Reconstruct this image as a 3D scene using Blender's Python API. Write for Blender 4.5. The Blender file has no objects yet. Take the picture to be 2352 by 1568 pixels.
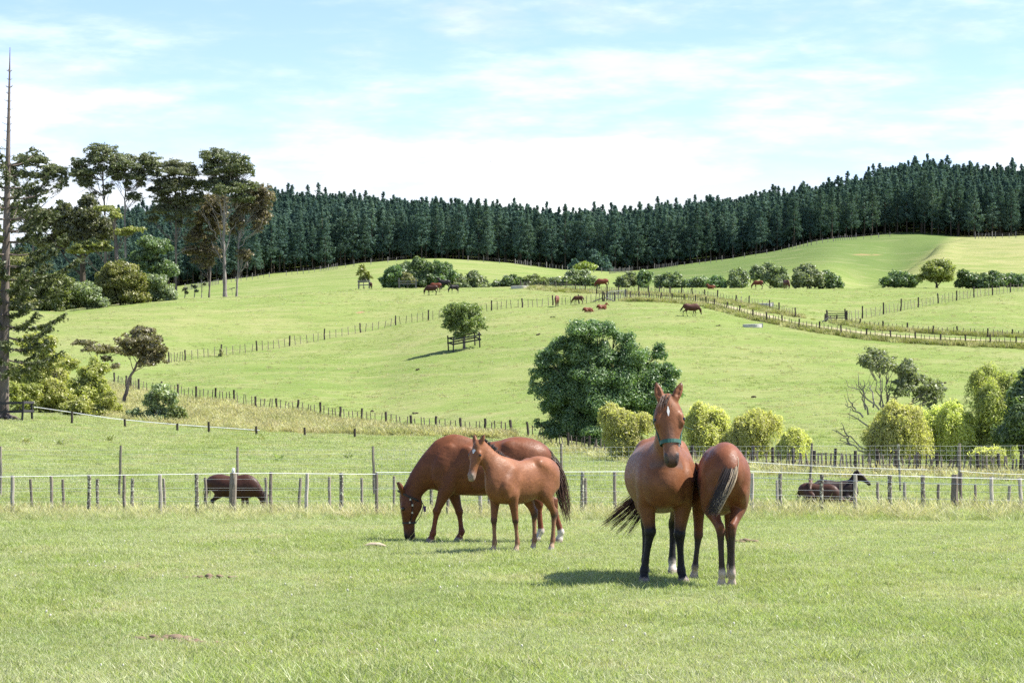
import bpy, math, random
import numpy as np
from mathutils import Vector, Matrix

# ------------------------------------------------------------------ camera, sky, sun
S = bpy.context.scene
COL = S.collection
W, H, F, CX, HY = 2352.0, 1568.0, 5440.0, 1176.0, 907.0      # photograph frame units, focal length and horizon row
CAMZ = 2.1
cam_d = bpy.data.cameras.new('camera')
cam = bpy.data.objects.new('camera', cam_d); COL.objects.link(cam)
cam.location = (0, 0, CAMZ); cam.rotation_euler = (math.radians(90), 0, 0)
cam_d.sensor_width = 36; cam_d.lens = 36 * F / W; cam_d.shift_y = (HY - H / 2) / W
cam_d.clip_start = 0.5; cam_d.clip_end = 6000
S.camera = cam

SUN_EL, SUN_DIR = math.radians(54), Vector((1.0, 0.08, 0)).normalized()      # sun stands to the right
SKY_STRENGTH, SKY_TINT, CLOUD, CLOUD_W = 0.082, (0.90, 0.85, 0.96, 1), 4.1, 21.2
world = bpy.data.worlds.new('World'); S.world = world; world.use_nodes = True
nt = world.node_tree; nt.nodes.clear()
def N(tree, typ, **kw):
    n = tree.nodes.new(typ)
    for k, v in kw.items(): setattr(n, k, v)
    return n
out = N(nt, 'ShaderNodeOutputWorld'); bg = N(nt, 'ShaderNodeBackground')
sky = N(nt, 'ShaderNodeTexSky', sky_type='NISHITA', sun_disc=False)
sky.sun_elevation = SUN_EL; sky.sun_rotation = math.atan2(SUN_DIR.x, SUN_DIR.y)
sky.air_density = 0.85; sky.dust_density = 0.0; sky.ozone_density = 3.0; sky.altitude = 50
tc = N(nt, 'ShaderNodeTexCoord'); sep = N(nt, 'ShaderNodeSeparateXYZ')
nt.links.new(tc.outputs['Generated'], sep.inputs[0])
def M2(op, a, b=None, c=None):
    n = N(nt, 'ShaderNodeMath', operation=op)
    for i, v in enumerate((a, b, c)):
        if v is None: continue
        if isinstance(v, (int, float)): n.inputs[i].default_value = v
        else: nt.links.new(v, n.inputs[i])
    return n.outputs[0]
zc = M2('MAXIMUM', sep.outputs[2], 0.0)
# cloud layer: billows over direction, flattened towards the horizon, thicker low down
def cnoise(sx, sz, scale, w, detail, rough):
    comb = N(nt, 'ShaderNodeCombineXYZ')
    nt.links.new(M2('MULTIPLY', sep.outputs[0], sx), comb.inputs[0]); nt.links.new(M2('MULTIPLY', sep.outputs[1], sx), comb.inputs[1]); nt.links.new(M2('MULTIPLY', zc, sz), comb.inputs[2])
    cn = N(nt, 'ShaderNodeTexNoise', noise_dimensions='4D'); cn.inputs['W'].default_value = w
    cn.inputs['Scale'].default_value = scale; cn.inputs['Detail'].default_value = detail; cn.inputs['Roughness'].default_value = rough
    nt.links.new(comb.outputs[0], cn.inputs['Vector']); return cn.outputs[0]
big = cnoise(8.0, 26.0, 1.0, CLOUD_W, 8, 0.56); thin = cnoise(9.0, 40.0, 1.3, CLOUD_W + 4.2, 6, 0.6)
cov = N(nt, 'ShaderNodeMapRange'); cov.inputs[1].default_value = 0.075; cov.inputs[2].default_value = 0.165
cov.inputs[3].default_value = 0.19; cov.inputs[4].default_value = -0.06
nt.links.new(zc, cov.inputs[0])
dens = M2('ADD', big, cov.outputs[0])
cm = N(nt, 'ShaderNodeMapRange', interpolation_type='SMOOTHSTEP')
cm.inputs[1].default_value = 0.47; cm.inputs[2].default_value = 0.69; cm.inputs[4].default_value = 0.92
nt.links.new(dens, cm.inputs[0])
veil = N(nt, 'ShaderNodeMapRange', interpolation_type='SMOOTHSTEP'); veil.inputs[1].default_value = 0.42; veil.inputs[2].default_value = 0.75; veil.inputs[4].default_value = 0.42
nt.links.new(M2('ADD', thin, M2('MULTIPLY', cov.outputs[0], 0.8)), veil.inputs[0])
cloud = M2('MAXIMUM', cm.outputs[0], veil.outputs[0])
tint = N(nt, 'ShaderNodeMixRGB', blend_type='MULTIPLY'); tint.inputs[0].default_value = 1
tint.inputs[2].default_value = SKY_TINT
nt.links.new(sky.outputs[0], tint.inputs[1])
ccol = N(nt, 'ShaderNodeMixRGB'); ccol.inputs[1].default_value = (CLOUD * 0.93, CLOUD * 0.975, CLOUD * 1.02, 1); ccol.inputs[2].default_value = (CLOUD * 1.5, CLOUD * 1.5, CLOUD * 1.5, 1)
shade = N(nt, 'ShaderNodeMapRange'); shade.inputs[1].default_value = 0.45; shade.inputs[2].default_value = 0.62; nt.links.new(thin, shade.inputs[0]); nt.links.new(shade.outputs[0], ccol.inputs[0])
mx = N(nt, 'ShaderNodeMixRGB'); nt.links.new(ccol.outputs[0], mx.inputs[2])
nt.links.new(cloud, mx.inputs[0]); nt.links.new(tint.outputs[0], mx.inputs[1])
nt.links.new(mx.outputs[0], bg.inputs[0]); bg.inputs[1].default_value = SKY_STRENGTH
nt.links.new(bg.outputs[0], out.inputs[0])

sun_d = bpy.data.lights.new('sun', 'SUN'); sun_d.energy = 3.7; sun_d.angle = math.radians(0.53); sun_d.color = (1, 0.955, 0.88)
sun = bpy.data.objects.new('sun', sun_d); COL.objects.link(sun)
sdir = Vector((SUN_DIR.x * math.cos(SUN_EL), SUN_DIR.y * math.cos(SUN_EL), math.sin(SUN_EL)))
sun.rotation_euler = sdir.to_track_quat('Z', 'Y').to_euler(); sun.location = sdir * 300
S.view_settings.view_transform = 'Standard'; S.view_settings.look = 'None'
S.view_settings.exposure = 1.68; S.view_settings.gamma = 1; S.view_settings.use_curve_mapping = False
S.render.engine = 'CYCLES'
S.cycles.max_bounces = 6; S.cycles.diffuse_bounces = 3; S.cycles.glossy_bounces = 2; S.cycles.transmission_bounces = 3
S.cycles.transparent_max_bounces = 4; S.cycles.caustics_reflective = False; S.cycles.caustics_refractive = False
S.cycles.use_denoising = False; S.cycles.sample_clamp_indirect = 4

rng = np.random.default_rng(11)
random.seed(5)

# ------------------------------------------------------------------ small helpers
def tag(o, label=None, cat=None, group=None, kind=None):
    if label: o['label'] = label
    if cat: o['category'] = cat
    if group: o['group'] = group
    if kind: o['kind'] = kind
    return o
def empty(name, loc=(0, 0, 0), rz=0.0):
    o = bpy.data.objects.new(name, None); COL.objects.link(o); o.location = loc; o.rotation_euler = (0, 0, rz)
    o.empty_display_size = 0.2
    return o
def link(name, me, parent=None, mat=None):
    if mat is not None and not me.materials: me.materials.append(mat)
    o = bpy.data.objects.new(name, me); COL.objects.link(o)
    if parent is not None: o.parent = parent
    return o
def mesh_np(name, v, faces, smooth=False):
    """v (n,3); faces (m,k) index array with constant k, or a list of such arrays."""
    me = bpy.data.meshes.new(name)
    if not isinstance(faces, list): faces = [faces]
    faces = [f for f in faces if len(f)]
    v = np.asarray(v, np.float32)
    me.vertices.add(len(v)); me.vertices.foreach_set('co', v.ravel())
    tot = np.concatenate([np.full(len(f), f.shape[1], np.int32) for f in faces])
    idx = np.concatenate([np.asarray(f, np.int32).ravel() for f in faces])
    me.loops.add(len(idx)); me.loops.foreach_set('vertex_index', idx)
    me.polygons.add(len(tot))
    start = np.concatenate([[0], np.cumsum(tot)[:-1]]).astype(np.int32)
    me.polygons.foreach_set('loop_start', start)
    me.polygons.foreach_set('loop_total', tot)
    me.polygons.foreach_set('use_smooth', np.full(len(tot), smooth))
    me.update(calc_edges=True)
    return me
class MB:
    """collects tubes and boxes into one mesh"""
    def __init__(s): s.v = []; s.q = []; s.n = 0
    def add(s, v, q):
        s.v.append(np.asarray(v, float)); s.q.append(np.asarray(q, int) + s.n); s.n += len(v)
    def tube(s, pts, rad, k=6, flat=1.0):
        pts = np.asarray(pts, float); rad = np.broadcast_to(np.asarray(rad, float), (len(pts),))
        t = np.gradient(pts, axis=0); t /= np.linalg.norm(t, axis=1)[:, None] + 1e-9
        ref = np.array([0, 0, 1.0]) if abs(t[:, 2]).mean() < 0.8 else np.array([1.0, 0, 0])
        a = np.cross(t, ref); a /= np.linalg.norm(a, axis=1)[:, None] + 1e-9
        b = np.cross(t, a)
        an = np.arange(k) * 2 * math.pi / k
        v = pts[:, None] + rad[:, None, None] * (np.cos(an)[None, :, None] * a[:, None] + flat * np.sin(an)[None, :, None] * b[:, None])
        n = len(pts); i = np.arange(n - 1)[:, None] * k; j = np.arange(k)[None]
        q = np.stack([i + j, i + (j + 1) % k, i + k + (j + 1) % k, i + k + j], -1).reshape(-1, 4)
        s.add(v.reshape(-1, 3), q)
        for e, o in ((0, 0), (n - 1, 1)):          # caps
            ring = np.arange(k) + 0
            vv = np.vstack([v[e], pts[e]]); 
            tri = np.stack([np.arange(k), (np.arange(k) + 1) % k, np.full(k, k), np.full(k, k)], -1)
            s.add(vv, tri)
    def box(s, c, size, rz=0.0, M=None):
        c = np.asarray(c, float); h = np.asarray(size, float) / 2
        v = np.array([[x, y, z] for x in (-1, 1) for y in (-1, 1) for z in (-1, 1)], float) * h
        if M is not None: v = v @ np.array(M).T
        elif rz: v = v @ np.array([[math.cos(rz), math.sin(rz), 0], [-math.sin(rz), math.cos(rz), 0], [0, 0, 1]])
        s.add(v + c, [[0, 1, 3, 2], [4, 6, 7, 5], [0, 4, 5, 1], [2, 3, 7, 6], [0, 2, 6, 4], [1, 5, 7, 3]])
    def mesh(s, name, smooth=False):
        v = np.vstack(s.v); q = np.vstack(s.q)
        tri = q[:, 2] == q[:, 3]
        return mesh_np(name, v, [q[~tri], q[tri][:, :3]], smooth)
    def build(s, name, mat, parent=None, smooth=False):
        return link(name, s.mesh(name, smooth), parent, mat)
def copy_tree(o, parent=None):
    c = o.copy(); COL.objects.link(c)
    if parent is not None: c.parent = parent
    for ch in list(o.children):
        copy_tree(ch, c)
    return c

def smoothnoise(x, y, seed=0):
    """cheap value noise (vectorised), range about -1..1"""
    x = np.asarray(x, float); y = np.asarray(y, float)
    xi = np.floor(x).astype(np.int64); yi = np.floor(y).astype(np.int64)
    fx = x - xi; fy = y - yi; fx = fx * fx * (3 - 2 * fx); fy = fy * fy * (3 - 2 * fy)
    def h(a, b):
        n = (a * 374761393 + b * 668265263 + seed * 1442695041) & 0x7fffffff
        n = ((n ^ (n >> 13)) * 1274126177) & 0x7fffffff
        return ((n ^ (n >> 16)) & 0xffff) / 32767.5 - 1
    return (h(xi, yi) * (1 - fx) + h(xi + 1, yi) * fx) * (1 - fy) + (h(xi, yi + 1) * (1 - fx) + h(xi + 1, yi + 1) * fx) * fy

# ------------------------------------------------------------------ materials
def material(name, rough=0.8, spec=0.2):
    m = bpy.data.materials.new(name); m.use_nodes = True
    t = m.node_tree; b = t.nodes['Principled BSDF']
    b.inputs['Roughness'].default_value = rough; b.inputs['Specular IOR Level'].default_value = spec
    return m, t, b
def ramp(t, fac, stops):
    r = N(t, 'ShaderNodeValToRGB'); e = r.color_ramp.elements
    while len(e) < len(stops): e.new(0.5)
    for i, (p, c) in enumerate(stops): e[i].position = p; e[i].color = (*c, 1)
    t.links.new(fac, r.inputs[0]); return r.outputs[0]
def noise(t, scale, detail=4, rough=0.55, vec=None, dim='3D'):
    n = N(t, 'ShaderNodeTexNoise', noise_dimensions=dim)
    n.inputs['Scale'].default_value = scale; n.inputs['Detail'].default_value = detail; n.inputs['Roughness'].default_value = rough
    if vec is not None: t.links.new(vec, n.inputs['Vector'])
    return n.outputs[0]
def mixc(t, fac, a, b, mode='MIX'):
    m = N(t, 'ShaderNodeMixRGB', blend_type=mode)
    for i, v in enumerate((fac, a, b)):
        if isinstance(v, (int, float)): m.inputs[i].default_value = v
        elif isinstance(v, tuple): m.inputs[i].default_value = (*v, 1)
        else: t.links.new(v, m.inputs[i])
    return m.outputs[0]
def maprange(t, v, a, b, c=0.0, d=1.0):
    m = N(t, 'ShaderNodeMapRange', interpolation_type='SMOOTHSTEP')
    for i, x in ((1, a), (2, b), (3, c), (4, d)): m.inputs[i].default_value = x
    t.links.new(v, m.inputs[0]); return m.outputs[0]
def wood(name, c1, c2, scale=9, lichen=None):
    m, t, b = material(name, 0.9, 0.1)
    tc = N(t, 'ShaderNodeTexCoord'); mp = N(t, 'ShaderNodeMapping'); mp.inputs['Scale'].default_value = (1, 1, 0.12)
    oi = N(t, 'ShaderNodeObjectInfo')
    ad = N(t, 'ShaderNodeVectorMath', operation='ADD')
    t.links.new(tc.outputs['Object'], ad.inputs[0]); t.links.new(oi.outputs['Random'], ad.inputs[1])
    t.links.new(ad.outputs[0], mp.inputs[0])
    n = noise(t, scale * 4, 5, 0.6, mp.outputs[0])
    c = ramp(t, n, [(0.3, c1), (0.7, c2)])
    c = mixc(t, maprange(t, oi.outputs['Random'], 0, 1, 0.0, 0.45), c, tuple(0.35 * x for x in c1))
    if lichen:
        c = mixc(t, maprange(t, noise(t, 22, 3, 0.6, ad.outputs[0]), 0.52, 0.6), c, lichen)
    t.links.new(c, b.inputs['Base Color'])
    bp = N(t, 'ShaderNodeBump'); bp.inputs['Strength'].default_value = 0.5; bp.inputs['Distance'].default_value = 0.02
    t.links.new(n, bp.inputs['Height']); t.links.new(bp.outputs[0], b.inputs['Normal'])
    return m
def bark(name, c1, c2, scale=3.0):
    m, t, b = material(name, 0.95, 0.1)
    g = N(t, 'ShaderNodeNewGeometry'); mp = N(t, 'ShaderNodeMapping'); mp.inputs['Scale'].default_value = (1, 1, 0.25)
    t.links.new(g.outputs['Position'], mp.inputs[0])
    n = noise(t, scale, 6, 0.62, mp.outputs[0])
    t.links.new(ramp(t, n, [(0.32, c1), (0.68, c2)]), b.inputs['Base Color'])
    bp = N(t, 'ShaderNodeBump'); bp.inputs['Strength'].default_value = 0.8; bp.inputs['Distance'].default_value = 0.05
    t.links.new(n, bp.inputs['Height']); t.links.new(bp.outputs[0], b.inputs['Normal'])
    return m
def leafmat(name, stops, trans=0.3, gloss=0.06, big=0.55, tc_col=None):
    """leaf colours picked per leaf plus a slow drift through the crown"""
    m = bpy.data.materials.new(name); m.use_nodes = True
    t = m.node_tree; t.nodes.clear()
    g = N(t, 'ShaderNodeNewGeometry'); oi = N(t, 'ShaderNodeObjectInfo')
    n = noise(t, big, 2, 0.5, g.outputs['Position'])
    mm = N(t, 'ShaderNodeMath', operation='MULTIPLY_ADD'); mm.inputs[1].default_value = 0.55
    t.links.new(g.outputs['Random Per Island'], mm.inputs[0])
    m2 = N(t, 'ShaderNodeMath', operation='MULTIPLY_ADD'); m2.inputs[1].default_value = 1.1; m2.inputs[2].default_value = -0.32
    t.links.new(n, m2.inputs[0]); t.links.new(m2.outputs[0], mm.inputs[2])
    c = ramp(t, mm.outputs[0], stops)
    hsv = N(t, 'ShaderNodeHueSaturation'); t.links.new(c, hsv.inputs['Color'])
    t.links.new(maprange(t, oi.outputs['Random'], 0, 1, 0.85, 1.15), hsv.inputs['Value'])
    t.links.new(maprange(t, oi.outputs['Random'], 0, 1, 0.488, 0.512), hsv.inputs['Hue'])
    d = N(t, 'ShaderNodeBsdfDiffuse'); tr = N(t, 'ShaderNodeBsdfTranslucent'); gl = N(t, 'ShaderNodeBsdfGlossy'); gl.inputs['Roughness'].default_value = 0.45
    t.links.new(hsv.outputs[0], d.inputs[0])
    t.links.new(mixc(t, 1.0, hsv.outputs[0], tc_col or (1.1, 1.25, 0.5), 'MULTIPLY'), tr.inputs[0])
    a = N(t, 'ShaderNodeMixShader'); a.inputs[0].default_value = trans
    t.links.new(d.outputs[0], a.inputs[1]); t.links.new(tr.outputs[0], a.inputs[2])
    b = N(t, 'ShaderNodeMixShader'); b.inputs[0].default_value = gloss
    t.links.new(a.outputs[0], b.inputs[1]); t.links.new(gl.outputs[0], b.inputs[2])
    o = N(t, 'ShaderNodeOutputMaterial'); t.links.new(b.outputs[0], o.inputs[0])
    return m
def plain(name, c, rough=0.6, spec=0.3, metal=0.0):
    m, t, b = material(name, rough, spec)
    g = N(t, 'ShaderNodeTexCoord')
    n = noise(t, 14, 4, 0.6, g.outputs['Object'])
    t.links.new(ramp(t, n, [(0.25, tuple(0.72 * x for x in c)), (0.75, tuple(min(1, 1.12 * x) for x in c))]), b.inputs['Base Color'])
    b.inputs['Metallic'].default_value = metal
    return m
MAT = {}
MAT['post'] = wood('weathered_post', (0.20, 0.165, 0.125), (0.40, 0.35, 0.29))
MAT['post_pale'] = wood('pale_post', (0.40, 0.36, 0.29), (0.58, 0.53, 0.44))
MAT['post_lichen'] = wood('lichen_post', (0.13, 0.11, 0.09), (0.28, 0.25, 0.2), lichen=(0.50, 0.50, 0.36))
MAT['post_dark'] = wood('dark_post', (0.05, 0.04, 0.035), (0.13, 0.11, 0.09))
MAT['batten'] = wood('fence_batten', (0.12, 0.10, 0.08), (0.26, 0.22, 0.18))
MAT['rail_black'] = wood('black_rail', (0.03, 0.028, 0.03), (0.085, 0.08, 0.085))
MAT['rail_grey'] = wood('grey_rail', (0.14, 0.13, 0.12), (0.3, 0.28, 0.26))
MAT['wire'] = plain('galvanised_wire', (0.62, 0.64, 0.64), 0.35, 0.5, 0.5)
MAT['wire_dull'] = plain('old_wire', (0.16, 0.16, 0.155), 0.7, 0.2)
MAT['tape'] = plain('white_tape', (0.85, 0.87, 0.88), 0.5, 0.4)
MAT['concrete'] = plain('trough_concrete', (0.55, 0.52, 0.47), 0.85, 0.2)
MAT['gate_metal'] = plain('gate_pipe', (0.55, 0.57, 0.58), 0.4, 0.5, 0.4)
MAT['insulator'] = plain('insulator', (0.85, 0.85, 0.83), 0.4, 0.4)
MAT['bark_grey'] = bark('bark_grey', (0.08, 0.065, 0.055), (0.25, 0.21, 0.18))
MAT['bark_pale'] = bark('bark_pale', (0.13, 0.11, 0.10), (0.36, 0.32, 0.29))
MAT['bark_dark'] = bark('bark_dark', (0.035, 0.03, 0.025), (0.11, 0.09, 0.07))
MAT['bark_norfolk'] = bark('bark_norfolk', (0.075, 0.06, 0.05), (0.24, 0.20, 0.165), 2)
MAT['dung'] = plain('dry_dung', (0.20, 0.145, 0.10), 0.95, 0.1)
MAT['dung_dark'] = plain('fresh_dung', (0.06, 0.045, 0.035), 0.9, 0.1)
MAT['driftwood'] = plain('split_wood', (0.42, 0.34, 0.26), 0.9, 0.1)
MAT['leaf_dark'] = leafmat('leaf_dark', [(0.0, (0.070, 0.121, 0.046)), (0.5, (0.138, 0.212, 0.084)), (1.0, (0.285, 0.373, 0.160))], 0.38, 0.05)
MAT['leaf_willow'] = leafmat('leaf_willow', [(0.0, (0.432, 0.440, 0.180)), (0.5, (0.605, 0.594, 0.276)), (1.0, (0.756, 0.693, 0.384))], 0.6, 0.02, big=0.9)
MAT['leaf_willow_green'] = leafmat('leaf_willow_green', [(0.0, (0.26, 0.29, 0.10)), (0.5, (0.40, 0.42, 0.16)), (1.0, (0.55, 0.53, 0.23))], 0.5, 0.02, big=0.7)
MAT['leaf_gum'] = leafmat('leaf_gum', [(0.0, (0.069, 0.084, 0.044)), (0.5, (0.134, 0.150, 0.075)), (1.0, (0.253, 0.257, 0.124))], 0.35, 0.05)
MAT['leaf_gum_red'] = leafmat('leaf_gum_red', [(0.0, (0.086, 0.072, 0.044)), (0.5, (0.172, 0.143, 0.081)), (1.0, (0.315, 0.257, 0.143))], 0.35, 0.05)
MAT['leaf_olive'] = leafmat('leaf_olive', [(0.0, (0.108, 0.128, 0.039)), (0.5, (0.237, 0.254, 0.075)), (1.0, (0.429, 0.419, 0.137))], 0.4, 0.04)
MAT['leaf_brown'] = leafmat('leaf_brown', [(0.0, (0.13, 0.125, 0.065)), (0.5, (0.235, 0.22, 0.12)), (1.0, (0.38, 0.345, 0.20))], 0.42, 0.04)
MAT['leaf_mid'] = leafmat('leaf_mid', [(0.0, (0.105, 0.135, 0.042)), (0.5, (0.202, 0.247, 0.085)), (1.0, (0.374, 0.404, 0.163))], 0.42, 0.05)
MAT['leaf_grey'] = leafmat('leaf_grey', [(0.0, (0.112, 0.149, 0.075)), (0.5, (0.223, 0.281, 0.141)), (1.0, (0.467, 0.512, 0.283))], 0.4, 0.05)
MAT['leaf_bright'] = leafmat('leaf_bright', [(0.0, (0.15, 0.18, 0.035)), (0.5, (0.26, 0.30, 0.07)), (1.0, (0.38, 0.40, 0.12))], 0.4, 0.05)
MAT['leaf_norfolk'] = leafmat('leaf_norfolk', [(0.0, (0.048, 0.066, 0.033)), (0.5, (0.096, 0.122, 0.055)), (1.0, (0.191, 0.222, 0.098))], 0.28, 0.03)
MAT['leaf_pine_hazed'] = leafmat('leaf_pine_hazed', [(0.0, (0.043, 0.080, 0.071)), (0.5, (0.084, 0.139, 0.115)), (1.0, (0.167, 0.234, 0.171))], 0.25, 0.0, big=0.10)  # lifted, bluer green: the distant haze is put into the leaf colour
MAT['leaf_sage'] = leafmat('leaf_sage', [(0.0, (0.15, 0.18, 0.10)), (0.5, (0.27, 0.31, 0.18)), (1.0, (0.42, 0.45, 0.29))], 0.42, 0.03)
MAT['leaf_scrub'] = leafmat('leaf_scrub', [(0.0, (0.206, 0.218, 0.064)), (0.5, (0.363, 0.363, 0.116)), (1.0, (0.532, 0.496, 0.197))], 0.45, 0.03)
GRASS_STOPS = [(0.0, (0.255, 0.299, 0.127)), (0.35, (0.363, 0.397, 0.201)), (0.7, (0.464, 0.465, 0.280)), (0.9, (0.521, 0.451, 0.293)), (1.0, (0.657, 0.529, 0.445))]
MAT['grass'] = leafmat('grass_blade', GRASS_STOPS, 0.42, 0.025, big=0.35, tc_col=(1.05, 1.2, 0.5))
MAT['grass_lush'] = leafmat('grass_lush', [(0.0, (0.249, 0.294, 0.108)), (0.5, (0.347, 0.392, 0.165)), (1.0, (0.451, 0.461, 0.242))], 0.42, 0.025, big=0.5, tc_col=(1.05, 1.2, 0.5))
MAT['grass_dry'] = leafmat('grass_dry', [(0.0, (0.29, 0.32, 0.13)), (0.5, (0.44, 0.43, 0.22)), (1.0, (0.60, 0.54, 0.34))], 0.4, 0.02, big=0.2, tc_col=(1.1, 1.1, 0.7))
MAT['clover'] = plain('clover_flower', (0.62, 0.60, 0.50), 0.8, 0.2)

# ------------------------------------------------------------------ terrain
def pchip_tan(x, y):
    h = np.diff(x); s = np.diff(y) / h
    m = np.zeros_like(y); m[0], m[-1] = s[0], s[-1]
    for i in range(1, len(x) - 1):
        if s[i - 1] * s[i] > 0:
            w1, w2 = 2 * h[i] + h[i - 1], h[i] + 2 * h[i - 1]
            m[i] = (w1 + w2) / (w1 / s[i - 1] + w2 / s[i])
    return m
def pchip(x, y, q):
    x = np.asarray(x, float); y = np.asarray(y, float); m = pchip_tan(x, y)
    q = np.clip(q, x[0], x[-1]); i = np.clip(np.searchsorted(x, q) - 1, 0, len(x) - 2)
    h = x[i + 1] - x[i]; t = (q - x[i]) / h
    return (y[i] * (2 * t**3 - 3 * t**2 + 1) + m[i] * h * (t**3 - 2 * t**2 + t) + y[i + 1] * (-2 * t**3 + 3 * t**2) + m[i + 1] * h * (t**3 - t**2))
# per direction: (distance in metres, image row) pairs read from the photograph
PROF = {
 -300: [(84,1140),(150,985),(200,950),(250,880),(300,800),(340,745),(400,728),(460,722)],
 0:    [(84,1139),(150,972),(160,962),(200,930),(250,850),(300,745),(330,714),(400,712),(460,711)],
 130:  [(84,1139),(150,976),(200,930),(240,862),(280,780),(320,725),(335,716),(400,716),(460,714)],
 260:  [(84,1139),(150,984),(200,926),(230,885),(260,825),(290,762),(320,718),(342,703),(395,704),(460,700),(560,690)],
 400:  [(84,1139),(150,988),(165,975),(200,925),(215,912),(235,872),(265,830),(300,748),(330,700),(347,690),(395,690),(450,687),(550,668),(620,662)],
 550:  [(84,1139),(150,995),(168,985),(190,948),(205,926),(230,880),(260,829),(275,811),(310,731),(338,693),(348,685),(390,684),(450,680),(550,655),(620,643)],
 700:  [(84,1139),(150,1000),(165,992),(195,953),(230,882),(260,828),(285,788),(315,723),(345,681),(362,672),(385,672),(430,674),(500,655),(580,633),(635,626)],
 850:  [(84,1139),(150,1004),(190,973),(225,900),(255,832),(295,760),(320,717),(350,679),(382,664),(430,669),(500,645),(600,607),(635,604)],
 1000: [(84,1139),(140,1012),(180,990),(215,902),(245,828),(275,768),(300,731),(330,696),(350,677),(385,662),(430,671),(500,640),(595,596),(635,594)],
 1150: [(84,1138),(130,1030),(168,1000),(200,932),(235,833),(265,766),(300,711),(350,675),(385,661),(430,671),(500,648),(600,604),(635,603)],
 1300: [(84,1136),(120,1065),(148,1032),(165,1006),(200,917),(235,818),(265,752),(290,716),(310,697),(350,669),(382,658),(430,669),(520,645),(600,622),(635,620)],
 1450: [(84,1134),(110,1082),(135,1055),(165,1000),(200,902),(235,803),(260,742),(285,704),(295,691),(325,679),(385,661),(430,669),(520,648),(600,628),(635,624)],
 1600: [(84,1133),(122,1072),(160,1002),(200,902),(235,803),(262,736),(285,704),(310,689),(350,673),(385,662),(430,667),(520,635),(600,609),(635,605)],
 1750: [(84,1132),(115,1081),(160,1002),(200,906),(235,807),(255,758),(270,738),(300,708),(340,680),(385,663),(425,666),(500,622),(600,586),(635,583)],
 1900: [(84,1132),(108,1088),(150,1022),(190,927),(230,827),(255,767),(285,739),(330,691),(385,664),(425,664),(500,602),(600,554),(635,551)],
 1990: [(84,1131),(106,1091),(150,1025),(190,930),(230,833),(252,778),(275,749),(290,733),(335,687),(385,664),(425,668),(460,660),(520,607),(600,552),(635,546)],
 2050: [(84,1131),(105,1092),(150,1027),(190,932),(230,837),(250,786),(265,760),(295,719),(340,683),(385,664),(425,660),(450,643),(475,645),(560,586),(620,543),(650,542)],
 2110: [(84,1131),(105,1094),(150,1029),(190,936),(230,839),(249,789),(264,764),(302,705),(345,678),(385,664),(425,655),(455,625),(478,604),(500,612),(560,580),(620,541),(650,541)],
 2160: [(84,1131),(105,1095),(150,1031),(190,940),(230,841),(248,791),(263,767),(307,697),(348,675),(385,664),(422,655),(455,612),(490,574),(512,562),(535,572),(580,560),(620,543),(650,543)],
 2215: [(84,1131),(105,1095),(150,1032),(190,942),(230,842),(248,792),(262,768),(312,688),(350,672),(385,664),(420,660),(450,620),(500,568),(532,547),(565,552),(640,547)],
 2352: [(84,1131),(105,1100),(150,1037),(190,947),(230,847),(247,798),(262,774),(330,668),(350,664),(385,660),(420,655),(450,620),(500,566),(545,546),(640,543)],
 2700: [(84,1131),(105,1103),(150,1042),(190,955),(230,855),(262,790),(330,690),(385,655),(420,645),(500,560),(640,530)],
}
TOPS = ([-300, 0, 150, 300, 450, 620, 800, 1000, 1200, 1300, 1400, 1600, 1700, 1800, 1900, 1960, 2050, 2130, 2250, 2352, 2700],
        [610, 590, 545, 492, 462, 446, 463, 482, 493, 503, 498, 478, 463, 458, 446, 422, 398, 384, 398, 398, 402])   # skyline of the wood
NEAR = [(2, 0.0), (26.4, 0.0), (34, 0.0), (40, -0.1), (45, -0.3), (50, -0.52), (55, -0.75), (66, -1.28)]
DG = np.concatenate([np.linspace(2, 16, 6)[:-1], np.geomspace(16, 960, 430)])
UC = sorted(PROF)
ZC = np.zeros((len(UC), len(DG)))
for i, u in enumerate(UC):
    pr = PROF[u]
    top = float(np.interp(u, *TOPS))
    ds = [d for d, z in NEAR] + [d for d, y in pr]
    zs = [z for d, z in NEAR] + [CAMZ + (HY - y) / F * d for d, y in pr]
    last = ds[-1]; zl = zs[-1]
    drop = float(np.interp(u, [0, 600, 1300, 1700, 1950, 2130, 2352, 2700], [40, 30, 34, 50, 85, 100, 95, 90]))
    z8 = CAMZ + (HY - top) / F * 800 - 13.6; z6 = zl - 0.5
    for d, zz in ((690, min(z6, z8) if z6 > z8 else z6 * 0.72 + z8 * 0.28), (745, min(z6, z8) * 0.35 + z8 * 0.65), (800, z8)):
        if d > last + 15: ds.append(d); zs.append(zz)
    ds += [880, 960]; zs += [z8 - 8, z8 - 16]
    ZC[i] = pchip(ds, zs, DG)
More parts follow.
